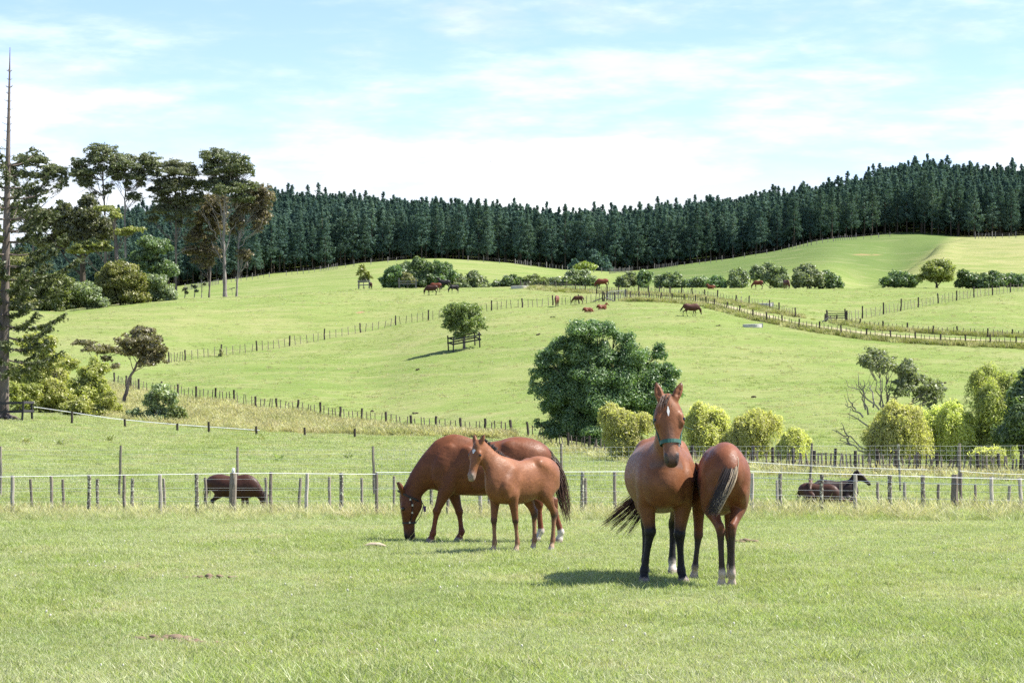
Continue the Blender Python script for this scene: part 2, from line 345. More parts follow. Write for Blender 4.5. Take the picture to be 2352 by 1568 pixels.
def terr(X, Y):
    X = np.asarray(X, float); Y = np.asarray(Y, float)
    u = np.clip(CX + F * X / np.maximum(Y, 1), UC[0], UC[-1])
    j = np.clip(np.searchsorted(DG, Y) - 1, 0, len(DG) - 2); tj = np.clip((Y - DG[j]) / (DG[j + 1] - DG[j]), 0, 1)
    uc = np.asarray(UC, float)
    i = np.clip(np.searchsorted(uc, u) - 1, 0, len(uc) - 2)
    ti = (u - uc[i]) / (uc[i + 1] - uc[i])
    def zat(k): k = np.clip(k, 0, len(uc) - 1); return ZC[k, j] * (1 - tj) + ZC[k, j + 1] * tj
    z0, z1, z2, z3 = zat(i - 1), zat(i), zat(i + 1), zat(i + 2)
    a = 0.5 * (z2 - z0) * 0.8; b = 0.5 * (z3 - z1) * 0.8          # smooth between directions
    z = z1 * (2 * ti**3 - 3 * ti**2 + 1) + a * (ti**3 - 2 * ti**2 + ti) + z2 * (-2 * ti**3 + 3 * ti**2) + b * (ti**3 - ti**2)
    amp = np.clip((Y - 60) / 140, 0, 1)
    z = z + amp * (0.16 * smoothnoise(X / 11, Y / 9, 3) + 0.07 * smoothnoise(X / 3.5, Y / 3.0, 4)) + 0.025 * smoothnoise(X / 1.3, Y / 1.3, 5) * np.clip((Y - 40) / 60, 0, 1)
    return z
def tz(x, y): return float(terr(np.array([x]), np.array([y]))[0])
def hit(x, y, d0=40, d1=640):
    """first place where the sight line through frame point (x, y) meets the ground between two distances"""
    d = np.linspace(d0, d1, 1600); X = (x - CX) / F * d; zr = CAMZ + (HY - y) / F * d
    g = terr(X, d) - zr
    k = np.where((g[:-1] < 0) & (g[1:] >= 0))[0]
    if len(k) == 0:
        k0 = int(np.argmin(np.abs(g))); dd = d[k0]
    else:
        k0 = k[0]; dd = d[k0] + (d[k0 + 1] - d[k0]) * (-g[k0]) / (g[k0 + 1] - g[k0] + 1e-9)
    X = (x - CX) / F * dd
    return Vector((X, dd, tz(X, dd)))
def at(x, d, dz=0.0):
    X = (x - CX) / F * d
    return Vector((X, d, tz(X, d) + dz))
def pix(x, y, d): return np.array([(x - CX) / F * d, d, CAMZ + (HY - y) / F * d])

NS = 300
sg = np.linspace(-1, 1, NS)
Yg, Sg = np.meshgrid(DG, sg, indexing='ij')
Xg = Sg * (0.30 * Yg + 12)
Zg = terr(Xg, Yg)
idx = np.arange(len(DG) * NS).reshape(len(DG), NS)
quads = np.stack([idx[:-1, :-1], idx[:-1, 1:], idx[1:, 1:], idx[1:, :-1]], -1).reshape(-1, 4)
gme = mesh_np('ground', np.stack([Xg, Yg, Zg], -1).reshape(-1, 3), quads, True)
# ground cover weights: r = rank dry grass, g = darker green, b = bare earth
Ug = CX + F * Xg / Yg
Vg = HY - F * (Zg - CAMZ) / Yg
def blob(u, v, ru, rv): return np.clip(1.4 - 1.4 * np.sqrt(((Ug - u) / ru) ** 2 + ((Vg - v) / rv) ** 2), 0, 1)
FLOW_U = [150, 260, 300, 400, 450, 537, 588, 684, 782, 831, 887, 944, 1000, 1058, 1174, 1340]
FLOW_V = [868, 884, 893, 911, 920, 925, 941, 949, 968, 971, 981, 987, 991, 997, 1002, 1046]
bankline = np.interp(Ug, FLOW_U, FLOW_V)
edge = np.interp(Ug, [100, 400, 585, 860, 1150], [945, 978, 992, 1001, 1008])
dry = ((Vg > bankline - 1) & (Vg < edge) & (Ug < 1160) & (Ug > 240) & (Yg < 300) & (Yg > 130)).astype(float) * np.clip((1180 - Ug) / 250, 0, 1)
dry = np.maximum(dry, np.clip((Yg - 430) / 40, 0, 1) * np.clip((Ug - 2020 - (655 - Vg) * 1.35) / 40, 0, 1) * 0.46)       # spur on the far right
upper = np.clip((Yg - 285) / 30, 0, 1) * np.clip((330 - Yg) / 30, 0, 1) * np.clip((1000 - Ug) / 300, 0, 1)
dry = np.maximum(dry, 0.30 * upper)
dark_green = np.clip((Yg - 40) / 4, 0, 1) * np.clip((46 - Yg) / 4, 0, 1) * 0.6
dark_green = np.maximum(dark_green, np.clip((Yg - 460) / 60, 0, 1) * np.clip((Ug - 1400) / 100, 0, 1) * 0.8 * np.clip((1 - dry * 1.3), 0, 1))  # darker green over the far right hill, less where it is dry
bare = np.maximum(blob(828, 718, 15, 3.0), 0.55 * blob(1990, 585, 70, 4))
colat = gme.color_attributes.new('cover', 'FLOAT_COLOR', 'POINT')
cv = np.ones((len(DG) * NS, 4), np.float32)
cv[:, 0] = dry.ravel(); cv[:, 1] = dark_green.ravel(); cv[:, 2] = bare.ravel()
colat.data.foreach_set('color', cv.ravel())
m, t, b = material('pasture_ground', 0.95, 0.05)
g = N(t, 'ShaderNodeNewGeometry'); pos = g.outputs['Position']
at_ = N(t, 'ShaderNodeVertexColor', layer_name='cover'); sp = N(t, 'ShaderNodeSeparateColor'); t.links.new(at_.outputs[0], sp.inputs[0])
mpx = N(t, 'ShaderNodeMapping'); mpx.inputs['Scale'].default_value = (0.62, 1.0, 1.0); t.links.new(pos, mpx.inputs[0])
n1 = noise(t, 0.035, 5, 0.6, mpx.outputs[0]); n2 = noise(t, 0.22, 5, 0.65, mpx.outputs[0]); n3 = noise(t, 2.2, 4, 0.7, pos); n4 = noise(t, 14, 3, 0.7, pos)
c = ramp(t, n1, [(0.30, (0.152, 0.208, 0.053)), (0.5, (0.180, 0.231, 0.066)), (0.70, (0.216, 0.245, 0.085))])
c = mixc(t, maprange(t, n2, 0.45, 0.70, 0, 0.55), c, (0.285, 0.275, 0.125))
c = mixc(t, maprange(t, n2, 0.47, 0.30, 0, 0.5), c, (0.115, 0.180, 0.032))
n5 = noise(t, 0.75, 5, 0.7, mpx.outputs[0])
c = mixc(t, maprange(t, n5, 0.55, 0.72, 0.0, 0.5), c, (0.30, 0.28, 0.14))
c = mixc(t, maprange(t, n5, 0.45, 0.30, 0.0, 0.3), c, (0.095, 0.155, 0.028))
c = mixc(t, maprange(t, n3, 0.35, 0.75, 0.0, 0.25), c, (0.09, 0.135, 0.030))
c = mixc(t, maprange(t, n4, 0.55, 0.75, 0.0, 0.4), c, (0.30, 0.30, 0.13))
green_w = N(t, 'ShaderNodeMath', operation='MULTIPLY'); t.links.new(sp.outputs[1], green_w.inputs[0]); green_w.inputs[1].default_value = 0.9
c = mixc(t, green_w.outputs[0], c, (0.080, 0.125, 0.036))
dcol = ramp(t, n3, [(0.3, (0.22, 0.225, 0.085)), (0.55, (0.36, 0.315, 0.15)), (0.75, (0.45, 0.37, 0.22))])
dd = N(t, 'ShaderNodeMath', operation='MULTIPLY'); t.links.new(sp.outputs[0], dd.inputs[0]); t.links.new(maprange(t, n2, 0.3, 0.6, 0.35, 1.0), dd.inputs[1])
c = mixc(t, dd.outputs[0], c, dcol)
c = mixc(t, maprange(t, sp.outputs[2], 0.2, 0.7, 0, 0.9), c, (0.36, 0.22, 0.13))
t.links.new(c, b.inputs['Base Color'])
bp = N(t, 'ShaderNodeBump'); bp.inputs['Strength'].default_value = 0.55; bp.inputs['Distance'].default_value = 0.12
tm = N(t, 'ShaderNodeMapping'); tm.inputs['Scale'].default_value = (0.05, 0.05, 1.5); t.links.new(pos, tm.inputs[0])
trk = noise(t, 1.0, 3, 0.6, tm.outputs[0]); far_ = N(t, 'ShaderNodeSeparateXYZ'); t.links.new(pos, far_.inputs[0])
c = mixc(t, maprange(t, trk, 0.56, 0.64, 0.0, 0.22), c, (0.30, 0.27, 0.15)); c = mixc(t, maprange(t, trk, 0.42, 0.34, 0.0, 0.22), c, (0.10, 0.16, 0.035)); t.links.new(c, b.inputs['Base Color'])
tk = N(t, 'ShaderNodeMath', operation='MULTIPLY_ADD'); t.links.new(trk, tk.inputs[0]); t.links.new(maprange(t, far_.outputs[1], 140, 220, 0, 3.0), tk.inputs[1]); t.links.new(n4, tk.inputs[2])
ad = N(t, 'ShaderNodeMath', operation='ADD'); t.links.new(n3, ad.inputs[0]); t.links.new(tk.outputs[0], ad.inputs[1])
t.links.new(ad.outputs[0], bp.inputs['Height']); t.links.new(bp.outputs[0], b.inputs['Normal'])
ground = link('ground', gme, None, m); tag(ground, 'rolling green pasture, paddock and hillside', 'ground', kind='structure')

# ------------------------------------------------------------------ foliage
def leaves(centers, normals, size, aspect=0.6, along=None):
    """diamond leaves facing the given normals; along = optional long-axis direction"""
    n = len(centers)
    nn = normals / (np.linalg.norm(normals, axis=1)[:, None] + 1e-9)
    if along is None: along = rng.normal(size=(n, 3))
    a = along - nn * np.sum(along * nn, 1)[:, None]
    a /= np.linalg.norm(a, axis=1)[:, None] + 1e-9
    b = np.cross(nn, a)
    s = np.broadcast_to(np.asarray(size, float), (n,))[:, None]
    v = np.stack([centers - a * s - b * s * aspect, centers - a * s * 0.9 + b * s * aspect, centers + a * s * 1.15], 1)
    return v.reshape(-1, 3)
def leaf_mesh(name, vs, mat):
    v = np.vstack(vs) if isinstance(vs, list) else vs
    q = np.arange(len(v)).reshape(-1, 3)
    me = mesh_np(name, v, q, False); me.materials.append(mat); return me
def unit(n):
    d = rng.normal(size=(n, 3)); return d / np.linalg.norm(d, axis=1)[:, None]
def clump_leaves(c, r, n, size, flat_bottom=0.8, aspect=0.6, jag=0.22, spread=0.9):
    """leaves through an uneven ellipsoid, thickest near its skin"""
    d = unit(n)
    d[:, 2] = np.where(d[:, 2] < -flat_bottom, -d[:, 2] * 0.5, d[:, 2])
    lump = 1 + jag * (smoothnoise(d[:, 0] * 2.3 + c[0] * 3.1, d[:, 2] * 2.3 + d[:, 1] * 1.9 + c[2] * 2.7, 7) + 0.6 * smoothnoise(d[:, 0] * 5 + c[0], d[:, 2] * 5 + d[:, 1] * 4.4 + c[1], 8))
    rad = (rng.random(n) ** 0.42) * lump
    p = c + d * r * rad[:, None]
    nr = d * np.array([1, 1, 1.25]) + spread * rng.normal(size=(n, 3)) * 0.8 + np.array([0, 0, 0.25])
    return leaves(p, nr, size * rng.uniform(0.6, 1.35, n), aspect)
def crown_from(clumps, dens, size, airy=0.0, **kw):
    """clumps: list of (centre, radii); sub-clumped so the outline is uneven. airy = 1 gives many small separate tufts"""
    vs = []; size = size * 0.70
    for c, r in clumps:
        c = np.asarray(c, float); r = np.asarray(r, float)
        area = (r[0] * r[1] + r[0] * r[2] + r[1] * r[2])
        k = max(6, int((13 + 22 * airy) * min(2.2, area ** 0.5 / 1.4)))
        d = unit(k); d[:, 2] = np.where(d[:, 2] < -kw.get('flat_bottom', 0.8), -d[:, 2], d[:, 2])
        for j in range(k):
            cc = c + d[j] * r * rng.uniform(0.30, 1.0 + 0.12 * airy)
            rr = (0.62 * r + 0.38 * r.min()) * rng.uniform(0.22, 0.60) * (1 - 0.42 * airy) * np.array([1, 1, rng.uniform(0.75, 1.2)])
            n = max(8, int(7.0 * dens * rng.uniform(0.7, 1.2) * (rr[0] * rr[1] + rr[0] * rr[2] + rr[1] * rr[2]) / (size * size)))
            vs.append(clump_leaves(cc, rr, n, size, **kw))
        n = max(8, int((2.4 - 1.6 * airy) * dens * area / (size * size)))
        vs.append(clump_leaves(c, r * 0.85, n, size, **kw))
    return vs
def limb(mb, a, b, r0, r1, sag=0.0, wob=0.06, k=6, seg=6):
    a = np.asarray(a, float); b = np.asarray(b, float); L = np.linalg.norm(b - a)
    t = np.linspace(0, 1, seg + 1)[:, None]
    p = a + (b - a) * t + np.array([0, 0, 1]) * (sag * L * (t * (1 - t)) * 4)
    p[1:-1] += rng.normal(size=(seg - 1, 3)) * wob * L * 0.3
    mb.tube(p, np.linspace(r0, r1, seg + 1), k)
def tree_px(name, label, d, base, trunk, clumps, size, dens, leaf, bk, group=None, r0=None, depth=1.0, cat='tree', limbs=True, dz=0.0, flat_bottom=0.8, stem='trunk', top='crown', jag=0.22, aspect=0.6, airy=0.0):
    """one tree: trunk points and foliage clumps given where the photograph shows them, spread in depth around distance d"""
    m_px = d / F
    bx = (base - CX) / F * d; bz = tz(bx, d)
    root = empty(name, (bx, d, bz)); o = np.array([bx, d, bz])
    cl = []
    for (x, y, rx, ry) in clumps:
        off = rng.uniform(-0.45, 0.45) * depth * rx * m_px * 1.3
        c = pix(x, y, d) - o; c[1] += off
        cl.append((c, np.array([rx, rx * depth, ry]) * m_px))
    mb = MB()
    pts = [pix(x, y, d) - o for (x, y) in trunk]; pts[0] = np.array([0, 0, -0.15]) if len(pts) > 1 else pts[0]
    zmax = max(c[2] for c, r in cl)
    R = r0 if r0 else 0.03 * zmax + 0.05
    p = []
    for i in range(len(pts) - 1):
        for tt in np.linspace(0, 1, 5)[:-1]: p.append(pts[i] * (1 - tt) + pts[i + 1] * tt)
    p.append(pts[-1]); p = np.array(p)
    p[2:] += rng.normal(size=(len(p) - 2, 3)) * R * 0.22
    rad = np.linspace(R, R * 0.35, len(p)); rad[0] *= 1.35
    mb.tube(p, rad, 8)
    if limbs:
        for c, r in cl:
            k = int(np.argmin(np.linalg.norm(p - (c - np.array([0, 0, 1.2 * np.linalg.norm(c - p[-1]) * 0.35 + r[2]])), axis=1)))
            k = min(max(k, len(p) // 5), len(p) - 2)
            limb(mb, p[k], c + np.array([0, 0, r[2] * 0.2]), max(0.025, rad[k] * 0.45), max(0.015, R * 0.06), sag=-0.06)
            for q in range(3):
                e = c + unit(1)[0] * r * 0.75; e[2] = max(e[2], c[2] - 0.2 * r[2])
                s = p[k] * 0.35 + c * 0.65
                limb(mb, s, e, max(0.018, rad[k] * 0.22), 0.012, sag=-0.05, k=5, seg=4)
    mb.build(stem, bk, root, True)
    vs = crown_from(cl, dens, size, airy=airy, flat_bottom=flat_bottom, jag=jag, aspect=aspect)
    link(top, leaf_mesh(top, vs, leaf), root)
    tag(root, label, cat, group)
    return root

def px3(lst, ox, oy, s): return [(ox + a / s, oy + b / s, c / s, e / s) for a, b, c, e in lst]

# --- the big dark evergreen in the middle
C = px3([(880,230,240,120),(700,330,170,110),(560,380,170,100),(420,520,150,110),(700,490,170,120),(1080,260,110,80),(1180,360,120,90),(1250,500,210,130),(1520,470,120,90),(1610,640,130,130),
         (1420,690,180,150),(380,620,130,110),(285,790,85,100),(560,840,200,140),(850,700,220,150),(1050,860,180,130),(450,980,150,110),(700,1060,240,150),(340,1160,100,60),(500,1220,190,80),
         (800,1230,200,80),(1050,1180,180,110),(1280,930,190,150),(1480,850,200,130),(900,480,200,140),(620,640,180,120),(1650,800,90,90),(1300,1120,190,130),(1500,1020,150,110)], 1161.5, 707.8, 4.32)
tree_px('evergreen_tree', 'large dark green round-headed evergreen tree at the foot of the hill behind the horses', 150, 1386, [(1386,1042),(1386,960),(1390,860)], C + [(1386, 900, 70, 60), (1330, 960, 60, 50), (1440, 900, 60, 50), (1390, 990, 80, 35), (1360, 830, 50, 45), (1290, 900, 50, 50)], 0.098, 0.42, MAT['leaf_dark'], MAT['bark_dark'], r0=0.42, dz=0)

# --- golden willows along the gully
def willow(label, d, x, y, rx, ry, basey, leaf='leaf_willow', n=560, group='golden willows along the gully fence'):
    mp = d / F
    bx = (x - CX) / F * d; bz = tz(bx, d); o = np.array([bx, d, bz])
    root = empty('willow_tree', o)
    zc = pix(x, y, d)[2] - bz; R = np.array([rx, rx * 0.95, ry]) * mp
    mb = MB(); top = np.array([0, 0, zc + R[2] * 0.3])
    mb.tube([(0, 0, -0.1), (0.05, 0, zc * 0.35), (0.0, 0.05, zc * 0.7), top], [0.17, 0.13, 0.09, 0.04], 7)
    vs = []
    sub = [(np.array([0, 0, zc]), R * 0.60)] + [(np.array([math.cos(a) * R[0] * q, math.sin(a) * R[1] * q, zc + R[2] * rng.uniform(-0.55, 0.68)]), R * np.array([1, 1, 1.2]) * rng.uniform(0.16, 0.46)) for a, q in zip(rng.uniform(0, 6.28, 20), rng.uniform(0.3, 0.95, 20))]
    sub += [(np.array([math.cos(a) * R[0] * 0.55, math.sin(a) * R[1] * 0.55, max(0.55, (zc - R[2]) * rng.uniform(0.5, 1.1))]), R * rng.uniform(0.3, 0.5)) for a in rng.uniform(0, 6.28, 6)]
    for si, (c, r) in enumerate(sub):
        limb(mb, (0, 0, zc * 0.4), c + np.array([0, 0, r[2] * 0.5]), 0.05, 0.012, 0.05)
        k = int(n * (0.5 if si == 0 else 0.9 * float(r[0] / R[0]) + 0.04))
        dd = unit(k); dd[:, 2] = np.abs(dd[:, 2]) * 1.1 - 0.25
        lump = 1 + 0.34 * smoothnoise(dd[:, 0] * 3 + x, dd[:, 1] * 3 + dd[:, 2] * 2.5 + si, 17)
        st = c + dd * r * ((0.55 + 0.62 * rng.random(k) ** 0.8 + 0.12 * (rng.random(k) < 0.08)) * lump)[:, None]
        L = rng.uniform(0.15, 1.1, k) ** 1.4 * R[2] * 0.85
        for s_ in range(12):
            tt = s_ / 11.0
            p = st + np.stack([dd[:, 0] * 0.30 * L * tt, dd[:, 1] * 0.30 * L * tt, -L * tt * tt + 0.16 * L * tt], 1) + rng.normal(size=(k, 3)) * 0.05
            keep = (p[:, 2] > 0.12 + 0.5 * rng.random(k)) & (rng.random(k) < 0.92)
            nr = dd + rng.normal(size=(k, 3)) * 0.7
            al = np.stack([dd[:, 0] * 0.4, dd[:, 1] * 0.4, -0.1 - 0.8 * np.full(k, tt)], 1) + rng.normal(size=(k, 3)) * 0.6
            vs.append(leaves(p, nr, rng.uniform(0.05, 0.105, k), 0.36, al).reshape(k, 3, 3)[keep].reshape(-1, 3))
    mb.build('trunk', MAT['bark_grey'], root, True)
    link('crown', leaf_mesh('crown', vs, MAT[leaf]), root)
    tag(root, label, 'tree', group); return root
willow('small golden willow in front of the dark evergreen tree, left of the mare\'s head', 128, 1440, 972, 47, 46, 1040)
willow('golden willow bush right beside the standing mare\'s head', 130, 1618, 972, 55, 60, 1040)
willow('round golden willow above the young horse seen from behind', 126, 1722, 990, 57, 54, 1055)
willow('smallest golden willow, right of the young horse seen from behind', 124, 1822, 1026, 36, 38, 1070)
willow('broad golden willow in front of the half-bare grey tree', 122, 2058, 988, 74, 62, 1068, n=900)
willow('tall golden willow between the half-bare tree and the right edge', 124, 2185, 985, 52, 70, 1075, n=700)
willow('tallest yellow-green willow rising at the right edge', 124, 2292, 925, 62, 92, 1078, 'leaf_willow_green', n=1050)
willow('low golden willow shoot under the right-edge trees', 108, 2268, 1055, 36, 28, 1085, n=420)
C = [(2350,960,52,70),(2395,920,60,80),(2330,1000,46,40),(2400,1000,60,50),(2362,890,36,40)]
tree_px('shade_tree', 'dark green dense tree cut by the right edge among the willows', 117, 2360, [(2360,1075),(2360,940)], C, 0.13, 0.55, MAT['leaf_dark'], MAT['bark_dark'])
# half-bare grey tree
C = px3([(1180,160,110,75),(1120,190,70,60),(1250,220,80,60),(1400,230,90,60),(1440,310,100,90),(1380,390,90,60),(1600,380,100,60),(1640,450,90,60),(1600,530,50,50),(1520,440,70,50)], 1678.8, 780.4, 3.49)
hb = tree_px('half_bare_tree', 'half-bare tree with pale grey dead limbs behind the broad golden willow', 136, 2030, [(2030,1060),(2032,990),(2030,930)], [(x_, y_, r_ * 1.2, s_ * 1.25) for x_, y_, r_, s_ in C], 0.12, 0.34, MAT['leaf_sage'], MAT['bark_pale'], jag=0.3, airy=0.7)
mb = MB(); o = np.array(hb.location)
for a, e in (((1190,560),(910,320)),((1100,600),(1010,270)),((1080,560),(1045,320)),((1190,520),(1200,300)),((1260,510),(1290,330)),((1150,910),(800,720)),((950,840),(870,660)),((1100,690),(930,590)),((1000,560),(930,480)),
             ((1480,760),(1620,590)),((1400,640),(1560,480)),((1080,900),(860,800)),((1060,620),(920,520)),((1140,540),(1130,330)),((1230,540),(1250,300)),((1330,560),(1310,420))):
    A = pix(1678.8 + a[0] / 3.49, 780.4 + a[1] / 3.49, 136) - o; E = pix(1678.8 + e[0] / 3.49, 780.4 + e[1] / 3.49, 136) - o
    E[1] += rng.uniform(-1, 1); limb(mb, A, E, 0.055, 0.016, 0.03, 0.12, 5)
    for q in range(4):
        s_ = A + (E - A) * rng.uniform(0.4, 0.95); limb(mb, s_, s_ + (E - A) * 0.22 + rng.normal(size=3) * 0.3, 0.018, 0.008, 0, 0.1, 4, 3)
for q in range(3): limb(mb, (0, 0, 0.6), pix(2030 + (-28, 20, 5)[q], 985, 136) - o, 0.11, 0.06, 0, 0.05)
mb.build('dead_limbs', MAT['bark_pale'], hb, True)

# --- gum trees, upper left
GD = 396
def gum(label, base, trunk, cl, leaf, d=GD, size=0.21, dens=0.20, r0=0.42, bk='bark_grey'):
    return tree_px('gum_tree', label, d, base, trunk, [(x_ + q_ * rng.uniform(-0.8, 0.8) * rx_, y_ + q_ * rng.uniform(-0.4, 2.0) * ry_, rx_ * (1.0 - 0.55 * q_), ry_ * (1.35 - 0.4 * q_)) for x_, y_, rx_, ry_ in px3(cl, 0, 308.5, 3.6) for q_ in (0, 1, 1, 1)], size, dens, MAT[leaf], MAT[bk], 'gum trees on the left rise', r0=r0 * 0.62, flat_bottom=0.35, jag=0.4, airy=1.0)
gum('spreading gum tree behind the tall bare-topped conifer', 78, [(78,690),(76,560),(72,420)], [(240,225,150,45),(80,290,80,35),(430,310,120,45),(520,420,45,55),(180,490,80,40),(310,470,70,30),(160,340,110,35),(350,360,80,35),(530,330,40,35),(250,560,80,35),(120,640,120,45)], 'leaf_gum')
gum('tallest gum tree with layered flat crown, second gum group from the left', 246, [(246,690),(241,520),(236,380)], [(840,150,130,50),(660,250,80,40),(720,330,120,32),(700,390,110,38),(870,230,120,50),(930,330,50,30),(900,440,55,28),(760,510,60,35),(640,310,60,30)], 'leaf_gum')
gum('pale-trunked gum tree with wide umbrella crown', 290, [(290,690),(289,600),(287,480),(289,400)], [(1010,220,120,45),(1040,285,140,50),(1210,240,110,60),(1200,330,90,45),(1010,350,70,30),(1120,520,70,32),(1130,370,80,30),(1270,300,60,40),(1060,420,50,25)], 'leaf_gum', bk='bark_pale', r0=0.36)
gum('single straight gum tree with dense dark top', 404, [(404,690),(404,600),(403,430)], [(1450,280,160,45),(1480,340,180,45),(1340,400,90,40),(1300,460,90,25),(1470,470,180,55),(1560,410,100,40),(1420,590,150,50),(1330,650,110,40),(1600,560,80,40),(1540,680,80,40)], 'leaf_gum')
gum('big forked gum tree with reddish crown and pale branches, rightmost of the gums', 517, [(517,690),(515,600),(514,500),(522,420)], [(1800,200,140,55),(1950,255,140,60),(1740,265,80,40),(1850,330,200,50),(2060,310,50,40),(1840,410,190,35),(1700,430,80,45),(1880,480,190,55),(2080,440,70,40)], 'leaf_gum', r0=0.55, bk='bark_pale')
gum('slender gum tree leaning right beside the big forked gum', 543, [(543,690),(547,600),(549,540),(575,500)], [(2150,520,105,75),(2060,620,130,80),(2160,690,80,50),(2150,750,60,35),(2020,1000,70,40),(1960,740,70,50),(2180,600,70,60)], 'leaf_gum_red', r0=0.30, bk='bark_pale', d=398)
gum('low reddish gum growing under the forked gum', 480, [(480,690),(484,600),(490,530)], [(1760,620,130,90),(1680,720,110,70),(1740,1000,110,55),(1640,880,110,60),(1800,800,90,60),(1580,980,90,40)], 'leaf_gum_red', d=402, r0=0.25)
def fan(tree_label, ends, d, r=0.11):
    t_ = [o for o in bpy.data.objects if o.get('label') == tree_label][0]; o = np.array(t_.location); mb = MB()
    for (x0, y0), (x1, y1) in ends:
        A = pix(x0 / 3.6, 308.5 + y0 / 3.6, d) - o; E = pix(x1 / 3.6, 308.5 + y1 / 3.6, d) - o; E[1] += rng.uniform(-1.5, 1.5)
        limb(mb, A, E, r, 0.03, 0.05, 0.08, 6, 8)
        for q in range(5):
            s_ = A + (E - A) * rng.uniform(0.45, 0.95); limb(mb, s_, s_ + (E - A) * 0.2 + rng.normal(size=3) * 0.8, 0.04, 0.015, 0, 0.1, 4, 3)
    mb.build('limbs', MAT['bark_pale'], t_, True)['kind'] = 'stuff'
fan('big forked gum tree with reddish crown and pale branches, rightmost of the gums', [((1855,760),(1960,480)),((1855,760),(1780,480)),((1860,1000),(1680,660)),((1860,980),(2000,560)),((1850,900),(1730,560)),((1860,1120),(1740,880)),((1860,720),(1880,300)),((1880,640),(1990,300)),((1850,700),(1740,330))], GD)
fan('slender gum tree leaning right beside the big forked gum', [((1965,940),(2190,760)),((1965,1180),(2050,1050)),((1970,900),(2120,600)),((1940,1270),(1890,1280)),((1975,860),(2060,560))], 398, 0.09)
fan('pale-trunked gum tree with wide umbrella crown', [((1040,560),(1190,360)),((1040,600),(940,340)),((1040,640),(1130,520)),((1035,520),(1060,300)),((1040,560),(1230,300))], GD, 0.08)
fan('tallest gum tree with layered flat crown, second gum group from the left', [((860,560),(760,300)),((860,480),(820,200)),((860,600),(690,400)),((865,540),(930,360))], GD, 0.08)
fan('single straight gum tree with dense dark top', [((1455,620),(1320,440)),((1455,560),(1570,400)),((1460,1000),(1560,950)),((1455,700),(1370,600))], GD, 0.08)
C = px3([(730,560,80,60),(720,700,110,100),(560,640,90,60),(560,760,130,80),(480,700,100,70),(860,800,90,90),(700,850,150,80),(300,760,150,70),(330,680,140,60),(430,880,150,70)], 0, 308.5, 3.6)
tree_px('evergreen_tree', 'dark dense tree mass below the tall gum, behind the bare conifer', 385, 190, [(190,700),(192,560),(200,460)], C, 0.32, 0.5, MAT['leaf_gum'], MAT['bark_dark'])
C = px3([(900,630,110,40),(960,690,70,40),(1090,800,110,38),(1020,830,80,25),(780,930,140,50),(660,980,120,60),(870,960,80,40)], 0, 308.5, 3.6)
tree_px('gum_tree', 'short olive-topped gum in front of the dark tree mass', 380, 268, [(268,700),(266,600),(262,500)], C, 0.28, 0.42, MAT['leaf_olive'], MAT['bark_grey'], 'gum trees on the left rise', flat_bottom=0.1)
C = px3([(1250,900,120,60),(1330,960,110,50),(1180,1010,110,60),(1250,1090,150,70),(1380,1130,110,80),(1120,1100,110,60)], 0, 308.5, 3.6)
tree_px('evergreen_tree', 'low dark green tree left of the single straight gum', 375, 350, [(350,700),(350,620)], C, 0.28, 0.55, MAT['leaf_dark'], MAT['bark_dark'])
def bush(label, d, x, clumps, leaf, size, dens=0.55, group=None, name='bush', bk='bark_dark', **kw):
    bx_ = (x - CX) / F * d; brow = HY - F * (tz(bx_, d) - CAMZ) / d            # skirt of foliage down to the ground
    lowest = max(c[1] + c[3] for c in clumps)
    if brow > lowest - 4:
        clumps = list(clumps) + [(c[0], (c[1] + brow) / 2, c[2] * 0.95, max(3.0, (brow - c[1]) / 2)) for c in clumps if c[1] > lowest - 26]
    by = min(c[1] for c in clumps); bot = max(c[1] + c[3] for c in clumps)
    return tree_px(name, label, d, x, [(x, bot), (x, by + (bot - by) * 0.45)], clumps, size, dens, MAT[leaf], MAT[bk], group, cat='bush', stem='stem', top='foliage', r0=0.10, **kw)
bush('large rounded dark green bush with yellowish tips on the left crest', 345, 276, px3([(980,1130,150,70),(900,1220,130,90),(1080,1230,120,100),(990,1320,190,90),(860,1330,100,70),(1140,1350,110,60)], 0, 308.5, 3.6), 'leaf_olive', 0.24)
bush('pale green bush right of the large dark bush on the left crest', 347, 358, px3([(1270,1240,100,80),(1370,1300,90,70),(1240,1340,110,60),(1420,1360,60,40)], 0, 308.5, 3.6), 'leaf_grey', 0.22)
bush('grey-green bush left of the large dark bush', 340, 200, px3([(650,1310,150,90),(760,1350,110,70),(560,1370,110,60),(840,1390,70,40)], 0, 308.5, 3.6), 'leaf_grey', 0.24)
bush('olive bush on the crest next to the tall conifer', 335, 112, px3([(420,1220,130,80),(500,1270,120,80),(300,1300,140,80),(420,1370,160,70),(180,1290,110,80)], 0, 308.5, 3.6), 'leaf_mid', 0.24)
bush('olive brown bush tucked behind the tall conifer', 330, 30, px3([(110,1100,150,120),(60,1250,160,110),(150,1390,150,70)], 0, 308.5, 3.6), 'leaf_olive', 0.25)
for i, (x, h) in enumerate(((446, 36), (463, 62), (424, 30))):
    tree_px('sapling', ('thin dark sapling by the far fence under the gums', 'bare pale sapling by the far fence under the gums', 'short leafy sapling at the foot of the straight gum')[i], 400, x, [(x, 690), (x + 1, 690 - h)], [(x, 690 - h * 0.85, 7, 5), (x + 5, 690 - h * 0.6, 6, 4)], 0.22, (0.35, 0.06, 0.5)[i], MAT['leaf_gum'], MAT['bark_pale'], r0=0.08)

